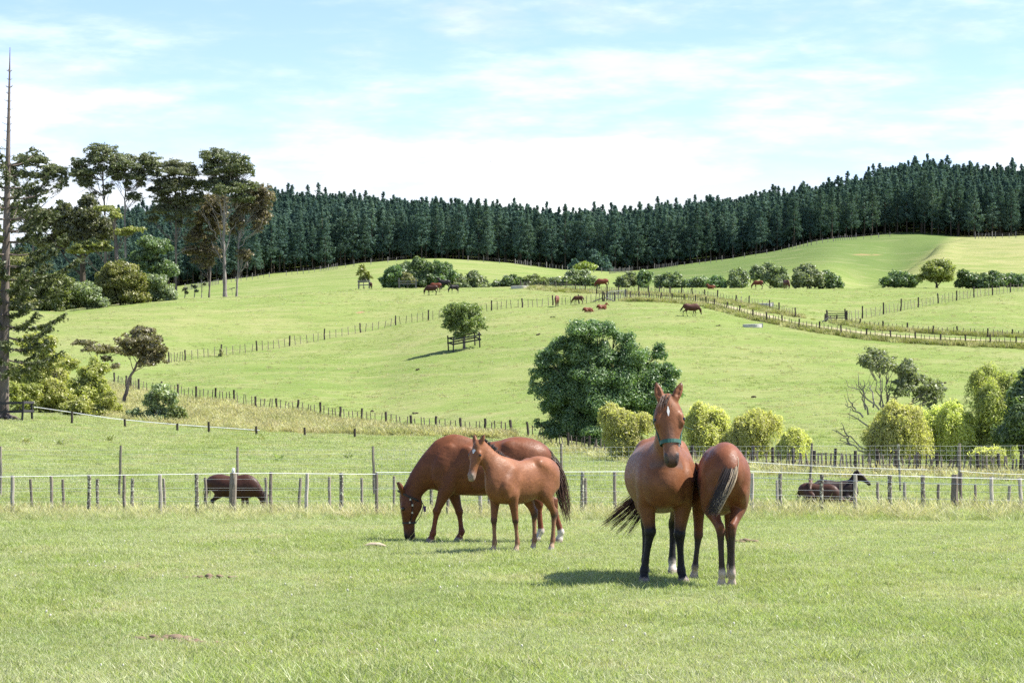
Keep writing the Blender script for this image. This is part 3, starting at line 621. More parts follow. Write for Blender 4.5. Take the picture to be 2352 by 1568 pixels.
# --- left middle: leaning tree and scrub by the gully
C = px3([(1160,410,120,45),(1230,490,130,55),(1080,480,110,48),(1330,600,55,55),(1190,570,120,50),(1060,560,60,40),(1240,640,80,40),(1350,540,40,40)], 0, 653.4, 3.6); C = [(x_, y_ + 3, r_ * 1.1, s_ * 1.5) for x_, y_, r_, s_ in C]
tree_px('leaning_tree', 'leaning tree with dark twisted trunk and brownish crown in the gully', 196, 283, [(283,940),(292,890),(298,868),(316,835),(328,812)], C, 0.17, 0.46, MAT['leaf_brown'], MAT['bark_grey'], r0=0.17, flat_bottom=0.5, airy=0.5)
C = px3([(680,490,120,38),(920,550,110,50),(800,540,110,40),(940,680,60,30),(880,620,60,30)], 0, 653.4, 3.6)
tree_px('leaning_tree', 'brown-topped scrub tree between the conifer and the leaning tree', 200, 228, [(228,935),(230,880),(226,830)], C, 0.17, 0.42, MAT['leaf_brown'], MAT['bark_grey'], r0=0.12, flat_bottom=0.5, airy=0.5)
def scrub(label, d, x, cl, leaf): return bush(label, d, x, [(p_, q_, r_ * 1.2, s_ * 1.2) for p_, q_, r_, s_ in px3(cl, 0, 653.4, 3.6)], leaf, 0.15, 0.5, 'scrub along the gully', 'scrub_bush', 'bark_grey')
scrub('tall yellow-green scrub bush left of the leaning tree', 182, 215, [(780,720,90,80),(720,810,110,90),(850,850,70,70),(760,920,130,90),(860,1010,90,60),(650,900,90,70)], 'leaf_scrub')
scrub('yellow-green scrub bush behind the white tape', 178, 120, [(430,880,120,80),(330,930,130,80),(520,960,100,70),(420,1000,120,50),(260,900,80,60)], 'leaf_scrub')
scrub('low scrub bush beside the conifer trunk', 176, 45, [(140,900,110,60),(80,860,70,60),(190,960,100,50),(240,860,90,50)], 'leaf_scrub')
scrub('olive scrub bush under the conifer branches', 184, 130, [(420,620,120,60),(330,540,110,70),(250,480,120,60),(420,480,70,50),(300,700,110,60),(560,650,90,50)], 'leaf_scrub')
scrub('wide yellow-green scrub bush behind the rail guard', 188, 75, [(180,760,120,80),(300,800,130,80),(420,760,110,70),(250,690,100,60),(520,820,100,80)], 'leaf_scrub')
scrub('yellow-green scrub bush reaching the white tape left of the leaning tree', 172, 235, [(700,1000,100,60),(820,1040,110,50),(600,1010,90,50),(900,960,70,60)], 'leaf_scrub')
scrub('short scrub bush at the foot of the leaning tree', 176, 262, [(930,1040,80,50),(1000,1060,70,40),(870,1070,60,35)], 'leaf_scrub')
bush('grey-green twiggy shrub behind the white tape below the leaning tree', 166, 360, px3([(1320,900,90,70),(1260,980,90,80),(1390,960,70,70),(1300,1060,130,60),(1130,1060,80,40),(1420,1040,70,50)], 0, 653.4, 3.6), 'leaf_grey', 0.12, 0.5, name='shrub', bk='bark_grey')
bush('small bright green shrub right of the grey-green shrub', 164, 412, px3([(1480,1030,60,32),(1420,1020,40,30),(1520,1060,40,25)], 0, 653.4, 3.6), 'leaf_mid', 0.11, 0.5, name='shrub', bk='bark_grey')
bush('small dry shrub on a hill fence post', 270, 508, [(508,808,6,7)], 'leaf_brown', 0.12, 0.5, name='shrub')

# --- bushes along the crest of the hill
HD = 392
HB = [
 ('dark bush at the left end of the crest clump', [(893,645,18,15),(905,632,20,16),(915,648,20,12)], 'leaf_dark'),
 ('tall dark bush in the crest clump behind the weathered tree guard', [(930,620,20,14),(945,632,24,20),(925,640,20,18)], 'leaf_dark'),
 ('tallest dark bush in the middle of the crest clump', [(968,614,20,16),(975,632,24,24),(960,645,22,15)], 'leaf_dark'),
 ('dark bush at the right of the crest clump above the dark horses', [(1008,618,24,14),(1022,632,22,20),(1000,640,20,18)], 'leaf_dark'),
 ('grey-green bush right of the dark crest clump', [(1062,645,18,14),(1085,640,20,16),(1105,650,16,10),(1060,655,20,6)], 'leaf_grey'),
 ('small bush left of the fence corner on the crest', [(1142,652,12,8),(1160,650,14,9)], 'leaf_grey'),
 ('low dark bush by the crest fence corner', [(1175,642,17,12),(1190,648,15,10)], 'leaf_dark'),
 ('olive bush behind the pale crest fence', [(1222,643,20,10),(1245,646,18,10)], 'leaf_mid'),
 ('grey-green bush behind the pale crest fence', [(1275,645,18,9),(1300,645,14,8)], 'leaf_grey'),
 ('silvery rounded bush below the bright yellow-green tree', [(1318,636,18,12),(1340,633,20,13),(1355,645,18,10)], 'leaf_grey'),
 ('pale loose bush right of the chestnut horse on the crest', [(1430,646,16,10),(1448,640,14,12)], 'leaf_grey'),
 ('upright dark bush in the crest hedge', [(1478,640,17,16),(1490,630,9,9)], 'leaf_dark'),
 ('wide grey-green bush in the crest hedge', [(1525,645,18,14),(1545,642,20,15),(1560,650,16,10)], 'leaf_grey'),
 ('low grey-green bush in the crest hedge', [(1590,648,17,10),(1608,648,17,12)], 'leaf_grey'),
 ('low dark bush in the crest hedge', [(1638,650,18,11),(1655,648,15,11)], 'leaf_dark'),
 ('mid-height bush left of the hedge horses', [(1690,642,17,16),(1705,636,16,14)], 'leaf_grey'),
 ('tall grey-green bush between the hedge horses', [(1745,628,20,16),(1770,630,22,20),(1790,638,20,18)], 'leaf_grey'),
 ('tall silvery bush right of the hedge horses', [(1850,622,20,14),(1842,640,22,18),(1870,640,20,16)], 'leaf_grey'),
 ('dark bush ending the crest hedge', [(1895,640,18,18),(1915,650,18,12)], 'leaf_dark'),
 ('dark bush left of the round olive tree', [(2045,648,18,13),(2068,642,22,17),(2090,648,18,13)], 'leaf_dark'),
 ('dark bush right of the round olive tree', [(2215,640,18,16),(2235,645,20,14)], 'leaf_dark'),
 ('low dark bush near the right edge of the crest', [(2265,643,20,13),(2290,640,20,15)], 'leaf_dark'),
 ('dark bush at the right edge of the crest', [(2320,643,20,14),(2348,645,20,14)], 'leaf_dark')]
for lab, cl, lf in HB:
    x = sum(c[0] for c in cl) / len(cl); cl = [(p_, q_, r_ * 1.18, s_ * 1.12) for p_, q_, r_, s_ in cl]
    bush(lab, HD + rng.uniform(-3, 4), x, cl, lf, 0.27, 0.6, 'bushes along the hill crest')
tree_px('round_tree', 'round olive-green tree standing among the dark crest bushes on the right', 390, 2152, [(2152,664),(2150,640)], [(2150,622,38,22),(2130,632,24,18),(2172,630,26,20),(2148,608,24,12)], 0.26, 0.55, MAT['leaf_olive'], MAT['bark_dark'], r0=0.25)
tree_px('bright_tree', 'bright yellow-green tree on the crest in front of the pines', 400, 1344, [(1344,664),(1344,625)], [(1345,608,20,9),(1325,615,12,6),(1362,614,13,7)], 0.28, 0.4, MAT['leaf_bright'], MAT['bark_grey'], r0=0.14)
tree_px('bright_tree', 'bright leafy tip rising above the dark crest clump', 398, 957, [(957,664),(957,605)], [(957,592,8,4),(957,600,7,5),(960,610,6,5)], 0.26, 0.4, MAT['leaf_bright'], MAT['bark_grey'], r0=0.1)
tree_px('young_tree', 'young leafy tree inside the small dark guard on the crest, left of the bushes', 386, 836, [(836,664),(835,640)], [(832,622,11,11),(843,632,11,10),(834,642,13,10)], 0.26, 0.5, MAT['leaf_bright'], MAT['bark_grey'], r0=0.1)
tree_px('young_tree', 'pale scrubby tree inside the weathered guard on the crest', 384, 936, [(936,664),(936,648)], [(936,636,16,9),(926,645,9,6),(948,645,10,7)], 0.24, 0.4, MAT['leaf_brown'], MAT['bark_grey'], r0=0.1)
gp = hit(1066, 801, 200, 320); GDD = gp.y
C = px3([(1250,680,200,85),(1150,760,120,90),(1380,700,120,90),(1400,800,140,100),(1200,860,130,90),(1300,800,170,130),(1080,870,70,35),(1500,880,70,50),(1350,930,120,50),(1240,980,90,50),(1180,640,90,45),(1440,640,60,40)], 816.7, 580.8, 5.18)
tree_px('young_tree', 'leafy young tree standing alone on the hillside inside a dark rail guard', GDD, 1066, [(1066,803),(1066,775),(1066,750)], C, 0.13, 0.34, MAT['leaf_mid'], MAT['bark_grey'], r0=0.16, jag=0.35, airy=0.6)

# --- tall conifer with a bare leader, left edge
ND = 155
bx = (6 - CX) / F * ND; no = np.array([bx, ND, tz(bx, ND)])
nor = empty('norfolk_pine', no)
mb = MB(); ph = (965 - 110) * ND / F
tp = [(0, 0, -0.2), (0.0, 0, 0.6)] + [((y2x) * ND / F, 0, z) for y2x, z in ((2, 3), (4, 6), (7, 10), (10, 14), (13, 18), (15, 21), (17, ph))]
tr = [0.62, 0.42, 0.36, 0.32, 0.27, 0.21, 0.14, 0.085, 0.02]
mb.tube(tp, tr, 10)
for a in np.linspace(0, 6.28, 12)[:-1]:
    limb(mb, (0.25 * math.cos(a), 0.25 * math.sin(a), 0.35), (rng.uniform(0.9, 1.9) * math.cos(a), rng.uniform(0.9, 1.9) * math.sin(a), -0.05), 0.16, 0.05, 0.02, 0.05)
mb.build('trunk', MAT['bark_norfolk'], nor, True)
bb = MB(); vs = []
tpn = np.array(tp)
def trunk_at(z): return np.array([np.interp(z, tpn[:, 2], tpn[:, i]) for i in range(3)])
z = 3.3; wi = 0
while z < 23.2:
    k = 5 if z < 15 else 4
    a0 = wi * 1.1
    for j in range(k):
        a = a0 + j * 6.283 / k + rng.uniform(-0.25, 0.25)
        fr = z / ph
        if fr > 0.69: L = rng.uniform(0.12, 0.5) * (1.25 - fr) * 2.0
        elif fr > 0.55: L = rng.uniform(1.4, 4.2)
        else: L = rng.uniform(2.8, 5.6) * (1 - 0.25 * fr) * (0.75 if z < 6 else 1)
        if fr <= 0.69 and rng.random() < 0.2: L *= 0.4
        rise = -0.22 + 0.75 * fr if fr < 0.69 else 0.15
        s = trunk_at(z); t_ = np.linspace(0, 1, 9)
        dirv = np.array([math.cos(a), math.sin(a), 0])
        pp = s + dirv * (L * t_)[:, None] + np.array([0, 0, 1]) * ((rise * L * t_) + 0.20 * L * t_ ** 2.4 - 0.16 * L * t_ * (1 - t_) * 2)[:, None]
        bb.tube(pp, np.linspace(0.06 if fr < 0.69 else 0.025, 0.014, 9), 5)
        if fr > 0.69: continue
        dens = 0.35 if z < 5.5 else 0.6 if z < 8 else 0.9 if fr < 0.42 else (0.55 if fr < 0.53 else 0.22)
        m_ = int(L * 26 * dens)
        for q in range(m_):                                      # drooping sprays of short twigs along the branch
            tt = rng.uniform(0.22, 1.0) ** (0.8 if fr < 0.42 else 0.6); i0 = min(7, int(tt * 8)); f_ = tt * 8 - i0
            p = pp[i0] * (1 - f_) + pp[i0 + 1] * f_
            side = np.array([-math.sin(a), math.cos(a), 0]) * rng.choice([-1, 1]) * rng.uniform(0.3, 1) + dirv * rng.uniform(0, 0.8) + np.array([0, 0, rng.uniform(-0.35, 0.55)])
            l = rng.uniform(0.25, 0.7) * (1 if fr < 0.5 else 0.7); ns = 7
            ts = np.linspace(0.1, 1, ns)[:, None]
            cpos = p + side * l * ts + np.array([0, 0, -0.12]) * ts ** 2
            vs.append(leaves(cpos + rng.normal(size=(ns, 3)) * 0.03, rng.normal(size=(ns, 3)) + np.array([0, 0, 0.7]), rng.uniform(0.09, 0.16, ns), 0.5, np.tile(side, (ns, 1)) + rng.normal(size=(ns, 3)) * 0.35))
    z += rng.uniform(0.62, 0.86) if z < 16 else rng.uniform(0.4, 0.6); wi += 1
o_ = bb.build('branches', MAT['bark_norfolk'], nor, True); o_['kind'] = 'stuff'
link('crown', leaf_mesh('crown', vs, MAT['leaf_norfolk']), nor)
tag(nor, 'tall dark conifer with bare spiky leader at the left edge', 'tree')

# --- pine wood on the skyline
def pine_meshes(seed, hgt=24.0):
    vs = []; mb = MB()
    mb.tube([(0, 0, -0.5), (0.1, 0, hgt * 0.5), (0, 0, hgt * 0.97)], [0.2, 0.14, 0.03], 6)
    z = hgt * rng.uniform(0.16, 0.26)
    peak = rng.uniform(0.8, 1.35)
    while z < hgt:
        fr = (z - hgt * 0.2) / (hgt * 0.8)
        R = 2.3 * (1 - max(fr, 0)) ** 0.85 * peak * rng.uniform(0.8, 1.15) * (0.55 + 0.45 * min(1, max(fr, 0) / 0.25 + 0.3)) + 0.10
        k = max(3, int(R * 4.2))
        for j in range(k):
            a = rng.uniform(0, 6.283)
            c = np.array([math.cos(a) * R * rng.uniform(0.3, 1.05), math.sin(a) * R * rng.uniform(0.3, 1.05), z + rng.uniform(-0.9, 1.0) * min(1, R)])
            r = np.array([0.62, 0.62, 0.5]) * rng.uniform(0.7, 1.3) * (0.3 + 0.7 * min(1, R / 1.3))
            n = 20
            d = unit(n); p = c + d * r * (rng.random(n) ** 0.4)[:, None]
            p[:, 2] += 0.28 * np.hypot(d[:, 0], d[:, 1])
            vs.append(leaves(p, d + rng.normal(size=(n, 3)) * 0.6 + np.array([0, 0, 0.3]), rng.uniform(0.14, 0.28, n), 0.42, np.array([math.cos(a), math.sin(a), 0.9]) + rng.normal(size=(n, 3)) * 0.4))
        z += hgt * rng.uniform(0.024, 0.036) * (0.7 + 0.6 * (1 - max(fr, 0)))
    cm = leaf_mesh('crown', vs, MAT['leaf_pine_hazed']); tm = mb.mesh('trunk', True); tm.materials.append(MAT['bark_dark'])
    return tm, cm
PINES = [pine_meshes(i, h) for i, h in enumerate((14.2, 14.8, 13.6, 15.2, 13.8, 14.5))]
tp_pts = []
for yy in np.arange(630, 830, 3.5):
    half = 0.235 * yy + 12
    for xx in np.arange(-half, half, 2.5):
        X = xx + rng.uniform(-1.2, 1.2); Y = yy + rng.uniform(-1.7, 1.7)
        u = CX + F * X / Y
        edge_d = np.interp(u, [-300, 0, 300, 420, 550, 700, 850, 1000, 1300, 1450, 1600, 1900, 2050, 2200, 2352, 2700], [640, 640, 630, 640, 640, 650, 655, 655, 655, 652, 655, 655, 668, 655, 655, 650])
        if Y < edge_d or u < -250 or u > 2650: continue
        tp_pts.append((X, Y, tz(X, Y), u))
tp_pts = np.array(tp_pts)
sc = np.clip(rng.normal(0.95, 0.085, len(tp_pts)) + 0.16 * (rng.random(len(tp_pts)) < 0.05), 0.7, 1.26) * (1 + 0.06 * smoothnoise(tp_pts[:, 0] / 22, tp_pts[:, 1] / 22, 91)); kind = rng.integers(0, 6, len(tp_pts)); rotz = rng.uniform(0, 6.28, len(tp_pts))
topv = HY - F * (tp_pts[:, 2] + 14.3 * sc - CAMZ) / tp_pts[:, 1]
# how much of each pine shows above the trees in front of it: keep a running skyline from front to back
skyl = np.full(3200, 2000.0); vis = np.zeros(len(tp_pts))
for i in np.argsort(tp_pts[:, 1]):
    a = int(np.clip(tp_pts[i, 3] - 8 + 300, 0, 3198)); b_ = a + 16
    seg = skyl[a:b_]; seg_e = np.minimum(seg, 700)
    vis[i] = np.maximum(0, seg_e - topv[i]).sum() if -30 < tp_pts[i, 3] < 2382 else 0
    skyl[a:b_] = np.minimum(seg, topv[i] + np.abs(np.arange(len(seg)) - 8) * 5.0)
pick = set(np.argsort(-vis)[:290].tolist())
for i in sorted(pick, key=lambda k: tp_pts[k, 3]):
    X, Y, Z, u = tp_pts[i]
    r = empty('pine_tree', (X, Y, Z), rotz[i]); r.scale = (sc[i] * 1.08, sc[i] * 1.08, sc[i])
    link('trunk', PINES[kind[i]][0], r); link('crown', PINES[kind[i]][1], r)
    tag(r, 'dark pine tree standing in the pine wood on the skyline', 'tree', 'pines of the skyline wood')

def scatter(name, pts, rots, scls, kinds, protos, label, cat):
    """stuff: instances of small meshes on points through geometry nodes"""
    pc = bpy.data.collections.new(name + '_pieces')
    for i, me in enumerate(protos):
        pc.objects.link(bpy.data.objects.new('%s_piece_%02d' % (name, i), me))
    me = bpy.data.meshes.new(name); n = len(pts)
    me.vertices.add(n); me.vertices.foreach_set('co', np.asarray(pts, np.float32).ravel())
    a = me.attributes.new('rot', 'FLOAT_VECTOR', 'POINT'); a.data.foreach_set('vector', np.asarray(rots, np.float32).ravel())
    a = me.attributes.new('scl', 'FLOAT_VECTOR', 'POINT'); a.data.foreach_set('vector', np.asarray(scls, np.float32).ravel())
    a = me.attributes.new('kin', 'INT', 'POINT'); a.data.foreach_set('value', np.asarray(kinds, np.int32))
    o = link(name, me)
    ng = bpy.data.node_groups.new(name, 'GeometryNodeTree')
    ng.interface.new_socket('Geometry', in_out='INPUT', socket_type='NodeSocketGeometry')
    ng.interface.new_socket('Geometry', in_out='OUTPUT', socket_type='NodeSocketGeometry')
    gi = ng.nodes.new('NodeGroupInput'); go = ng.nodes.new('NodeGroupOutput')
    ci = ng.nodes.new('GeometryNodeCollectionInfo'); ci.inputs['Collection'].default_value = pc
    ci.inputs['Separate Children'].default_value = True; ci.inputs['Reset Children'].default_value = True
    ip = ng.nodes.new('GeometryNodeInstanceOnPoints'); ip.inputs['Pick Instance'].default_value = True
    def named(nm, ty):
        x = ng.nodes.new('GeometryNodeInputNamedAttribute'); x.data_type = ty; x.inputs['Name'].default_value = nm
        return [s for s in x.outputs if s.enabled and s.name == 'Attribute'][0]
    ng.links.new(gi.outputs[0], ip.inputs['Points']); ng.links.new(ci.outputs[0], ip.inputs['Instance'])
    ng.links.new(named('kin', 'INT'), ip.inputs['Instance Index'])
    e2r = ng.nodes.new('FunctionNodeEulerToRotation'); ng.links.new(named('rot', 'FLOAT_VECTOR'), e2r.inputs[0])
    ng.links.new(e2r.outputs[0], ip.inputs['Rotation']); ng.links.new(named('scl', 'FLOAT_VECTOR'), ip.inputs['Scale'])
    ng.links.new(ip.outputs[0], go.inputs[0])
    md = o.modifiers.new('scatter', 'NODES'); md.node_group = ng
    tag(o, label, cat, kind='stuff')
    return o
rest = [i for i in range(len(tp_pts)) if i not in pick]
def joined_pine(tm, cm):
    nv = len(tm.vertices); v = np.zeros(nv * 3, np.float32); tm.vertices.foreach_get('co', v)
    w = np.zeros(len(cm.vertices) * 3, np.float32); cm.vertices.foreach_get('co', w)
    me = mesh_np('pine', w.reshape(-1, 3), np.arange(len(w) // 3).reshape(-1, 3)); me.materials.append(MAT['leaf_pine_hazed']); return me
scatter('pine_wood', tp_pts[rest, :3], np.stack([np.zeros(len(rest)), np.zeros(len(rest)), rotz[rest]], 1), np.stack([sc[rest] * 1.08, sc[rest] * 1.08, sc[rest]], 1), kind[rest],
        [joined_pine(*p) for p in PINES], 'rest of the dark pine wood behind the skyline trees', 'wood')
# lower pale saplings in front of the wood at the saddle
for i, (x, w, h) in enumerate(((1320, 16, 30), (1368, 22, 52), (1390, 16, 38))):
    tree_px('young_pine', ('short young pine at the saddle left of the bright tree', 'tallest young pine at the saddle behind the bright tree', 'young pine at the saddle right of the bright tree')[i], 640, x, [(x, 632), (x, 632 - h)],
            [(x, 625 - h * 0.25, w, h * 0.28), (x, 625 - h * 0.55, w * 0.75, h * 0.25), (x, 625 - h * 0.8, w * 0.45, h * 0.2)], 0.42, 0.5, MAT['leaf_pine_hazed'], MAT['bark_dark'], r0=0.15)

# ------------------------------------------------------------------ fences
def round_post(name, r, mat, k=8, taper=0.9, knob=0.0):
    mb = MB(); z = np.linspace(-0.25, 1, 6)
    p = np.stack([rng.normal(size=6) * r * 0.12, rng.normal(size=6) * r * 0.12, z], 1)
    rr = r * np.linspace(1, taper, 6) * rng.uniform(0.94 - knob, 1.06 + knob, 6)
    mb.tube(p, rr, k); me = mb.mesh(name, False); me.materials.append(mat); return me
def batten_mesh(name, w, th, mat):
    mb = MB(); mb.box((0, 0, 0.47), (w, th, 1.06)); me = mb.mesh(name); me.materials.append(mat); return me
POST = {k: [round_post('post', r, MAT[mt], knob=kb) for _ in range(2)] for k, (r, mt, kb) in dict(
    grey=(0.036, 'post', 0), pale=(0.042, 'post_pale', 0), lichen=(0.042, 'post_lichen', 0.14), strainer=(0.078, 'post', 0), strainer_dark=(0.10, 'post_dark', 0.05), dark=(0.085, 'post_dark', 0), hill=(0.10, 'post_dark', 0.04), tall=(0.05, 'post', 0)).items()}
BAT = {k: batten_mesh('batten', w, th, MAT[mt]) for k, (w, th, mt) in dict(hill=(0.065, 0.05, 'batten'), thin=(0.05, 0.04, 'post'), pale=(0.055, 0.045, 'post')).items()}
def put(me, name, parent, loc, h, lean=(0, 0), rz=0.0, wide=1.0):
    o = link(name, me, parent); o.location = loc; o.scale = (wide, wide, h); o.rotation_euler = (lean[0], lean[1], rz); return o
def strand(parent, pts, z, r=0.004, name='wire', mat='wire', sag=0.0, flat=1.0):
    """a strand along fence points, each given as ground point; z height above ground"""
    mb = MB(); P = np.array([[p[0], p[1], p[2]] for p in pts], float); P[:, 2] += z
    if sag:
        Q = [P[0]]
        for a, b_ in zip(P[:-1], P[1:]):
            for tt in (0.25, 0.5, 0.75, 1.0): Q.append(a * (1 - tt) + b_ * tt - np.array([0, 0, sag * 4 * tt * (1 - tt)]))
        P = np.array(Q)
    mb.tube(P, r, 4, flat); return mb.build(name, MAT[mat], parent)
def hill_fence(label, base, d0, d1, nb=4, ph=1.15, bh=1.0, post='hill', bat='hill', wires=(0.25, 0.5, 0.75, 0.98), name='post_and_batten_fence', jit=0.06, lift=0.0):
    P = [hit(x, y, d0, d1) for x, y in base]
    root = empty(name, P[0]); o = P[0]
    rel = []
    for i, p in enumerate(P):
        q = p - o; rel.append(q)
        put(random.choice(POST[post]), 'post', root, q + Vector((0, 0, lift)), ph * random.uniform(0.94, 1.1), (random.gauss(0, jit * 0.5), random.gauss(0, jit * 0.6)), random.uniform(0, 6))
        if i + 1 < len(P) and nb:
            for k in range(1, nb + 1):
                f = (k + random.uniform(-0.18, 0.18)) / (nb + 1)
                w = p.lerp(P[i + 1], f); w.z = tz(w.x, w.y); rz = math.atan2((P[i + 1] - p).y, (P[i + 1] - p).x)
                put(BAT[bat], 'batten', root, w - o + Vector((0, 0, lift)), bh * random.uniform(0.9, 1.08), (random.gauss(0, jit), random.gauss(0, jit * 1.3)), rz)
    fine = []
    for a, b_ in zip(P[:-1], P[1:]):
        for tt in (0, 0.5): w = a.lerp(b_, tt); w.z = tz(w.x, w.y); fine.append(w - o)
    fine.append(rel[-1])
    for z in wires: strand(root, fine, z, 0.004, mat='wire_dull')
    tag(root, label, 'fence'); return root, P
def dens_pts(pts, n):
    """spread n points along a frame polyline"""
    p = np.array(pts, float); s = np.concatenate([[0], np.cumsum(np.hypot(*np.diff(p, axis=0).T))])
    q = np.linspace(0, s[-1], n); return list(zip(np.interp(q, s, p[:, 0]), np.interp(q, s, p[:, 1])))
LOW = [(262,884),(290,892),(300,894),(318,899),(372,907),(409,913),(450,920),(495,922),(537,925),(588,941),(635,946),(684,949),(735,958),(782,968),(831,971),(887,981),(944,987),(1000,991),(1058,997),(1115,1000),(1174,1002)]
hill_fence('long dark post and batten fence along the rough dry bank, lower left to centre', LOW, 120, 300, 4)
hill_fence('post and batten fence climbing the hillside from the gully to the gate', [(388,833),(425,828),(508,817),(590,806),(665,795),(745,780),(828,764),(909,747),(984,735),(1057,724),(1129,713),(1200,706.5),(1270,702),(1330,698),(1384,692.5)], 200, 345, 5, ph=1.25, bh=1.05)
hill_fence('near fence of the farm lane, gate to right edge, with rank grass at its foot', [(1388,692),(1412,691.5),(1447,690.5),(1467,690),(1492,691.5),(1517,693),(1543,694.5),(1571,697),(1598,700),(1622,703.5),(1641,708),(1669,716),(1699,724),(1730,732.6),(1761,740),(1796,746),(1835,756),(1882,762),(1932,771),(1989,778),(2045,784),(2103,787.6),(2160,790.6),(2218,792.5),(2274,794.5),(2334,797.5),(2395,799)], 200, 345, 4, ph=1.15, bh=0.95)
hill_fence('far fence of the farm lane, from the crest to its end post', [(1195,662),(1215,661),(1250,660.5),(1275,664),(1300,667),(1322,670),(1345,672),(1370,675),(1395,676.5),(1420,677),(1466,676),(1490,678),(1515,678.5),(1540,680),(1565,681),(1590,683),(1620,685.5),(1648,688),(1690,699),(1720,702),(1767,712.7),(1789,719),(1827,728.6)], 250, 384, 5, ph=1.2, bh=1.0, bat='pale')
hill_fence('fence running from the lane gate up to the right edge', [(1943,736.5),(1981,731),(2029,722),(2069,714),(2109,706.6),(2155,697),(2197,690.4),(2237,684),(2280,678),(2321,672),(2365,667)], 230, 384, 4, ph=1.4, bh=1.15, bat='pale', jit=0.08)
hill_fence('far fence of the lower lane on the right hillside', [(1896,739),(1922,742),(1976,749.5),(2029,758),(2084,761),(2143,767),(2199,769),(2269,774),(2325,774.5),(2390,776)], 200, 345, 4, ph=0.95, bh=0.8, post='hill')
hill_fence('dark batten fence in the gully under the willows and evergreen', dens_pts([(1215,1008),(1300,1034),(1400,1050),(1500,1063),(1650,1076),(1800,1086),(2000,1093),(2200,1097),(2390,1101)], 26), 90, 180, 4, ph=1.15, bh=0.95, post='dark', jit=0.1)
# distant boundary fences in front of the pines (posts of a few pixels: joined)
def far_fence(label, base, d0, d1, step=2.3, h=1.2):
    P = [hit(x, y, d0, d1) for x, y in base]
    mb = MB(); root = empty('boundary_fence', P[0])
    for a, b_ in zip(P[:-1], P[1:]):
        n = max(1, int((b_ - a).length / step))
        for k in range(n):
            w = a.lerp(b_, k / n); w.z = tz(w.x, w.y); q = w - P[0]; hh = h * random.uniform(0.8, 1.15) * (1.25 if k % 5 == 0 else 1)
            mb.box((q.x, q.y, q.z + hh / 2 - 0.1), (0.10 if k % 5 else 0.16, 0.09, hh + 0.2), random.random())
    o = mb.build('posts', MAT['rail_grey'], root); o['kind'] = 'stuff'
    fine = [p - P[0] for p in P]
    for z in (0.4, 0.8, 1.1): strand(root, fine, z, 0.006, mat='wire_dull')
    tag(root, label, 'fence'); return root
far_fence('distant post fence climbing the left knoll in front of the pines', dens_pts([(425,668),(450,661),(560,644),(640,634),(700,627.5),(770,618),(830,609.5),(880,604),(930,599)], 14), 520, 640)
far_fence('distant post fence running down the right side of the knoll', dens_pts([(1075,599),(1180,607),(1250,615),(1310,622),(1400,627.5)], 10), 520, 650)
far_fence('distant post fence along the foot of the pines on the right hill', dens_pts([(1400,629),(1500,619),(1600,608),(1700,594),(1760,584),(1850,566),(1900,556),(2000,547),(2070,543)], 14), 520, 650)
far_fence('distant post fence on the far right crest below the pines', dens_pts([(2240,548.5),(2300,547),(2380,546)], 4), 480, 640)

# gates
def pipe_gate(label, a, b_, h, mat, bars, mesh=False, name='field_gate', lift=0.25):
    root = empty(name, a); v = b_ - a; L = math.hypot(v.x, v.y)
    def pt(t, z): return (v.x * t, v.y * t, v.z * t + z)
    fr = MB()
    fr.tube([pt(0.02, lift), pt(0.02, h)], 0.035, 6); fr.tube([pt(0.98, lift), pt(0.98, h)], 0.035, 6)
    fr.tube([pt(0.02, h), pt(0.98, h)], 0.035, 6); fr.tube([pt(0.02, lift), pt(0.98, lift)], 0.035, 6)
    fr.build('gate_frame', MAT[mat], root)
    for k in range(bars):
        m_ = MB(); z = lift + (h - lift) * (k + 1) / (bars + 1)
        if mesh: m_.tube([pt(0.02, z), pt(0.98, z)], 0.012, 4)
        else: m_.box(((v.x * 0.5), (v.y * 0.5), v.z * 0.5 + z), (L * 0.95, 0.04, 0.11), math.atan2(v.y, v.x))
        m_.build('rail', MAT[mat], root)
    if mesh:
        for k in range(10):
            m_ = MB(); t_ = 0.02 + 0.096 * (k + 0.5); m_.tube([pt(t_, lift), pt(t_, h)], 0.01, 4); m_.build('bar', MAT[mat], root)
    for s_ in (0, 1): put(POST['strainer_dark'][s_], 'gate_post', root, Vector(pt(-0.03 if s_ == 0 else 1.03, 0)), h * 1.12)
    tag(root, label, 'gate'); return root
def gpt(x, y, d0=200, d1=384): return hit(x, y, d0, d1)
a = gpt(1394, 690.5); b_ = gpt(1438, 688.0)
b2 = a + Vector((2.4, 0.6, 0)); b2.z = tz(b2.x, b2.y)
pipe_gate('silver pipe gate across the farm lane on the hill', a + Vector((0.1, 0.5, 0)), b2, 1.15, 'gate_metal', 3, True)
a = gpt(1900, 738); b2 = gpt(1938, 737); b2.y = a.y + 0.3; b2.z = tz(b2.x, b2.y)
pipe_gate('dark wooden rail gate on the right hillside', a, b2, 1.25, 'rail_black', 3, False, lift=0.2)
for (x0, y0), (x1, y1), lab in (((1384, 684), (1360, 694.5), 'slanting brace pole left of the silver pipe gate'), ((1390, 683), (1411, 692.5), 'slanting brace pole in front of the silver pipe gate'), ((1905, 728), (1888, 740), 'short slanting brace pole left of the dark rail gate')):
    d = gpt(x1, y1).y; A = pix(x0, y0, d); B = pix(x1, y1, d); B[2] = tz(B[0], B[1]) + 0.05
    br = empty('brace_pole', Vector(B)); mb = MB(); mb.tube([A - B, (0, 0, 0)], 0.07, 7); mb.build('pole', MAT['rail_grey'], br); tag(br, lab, 'pole', 'brace poles by the hill gates')

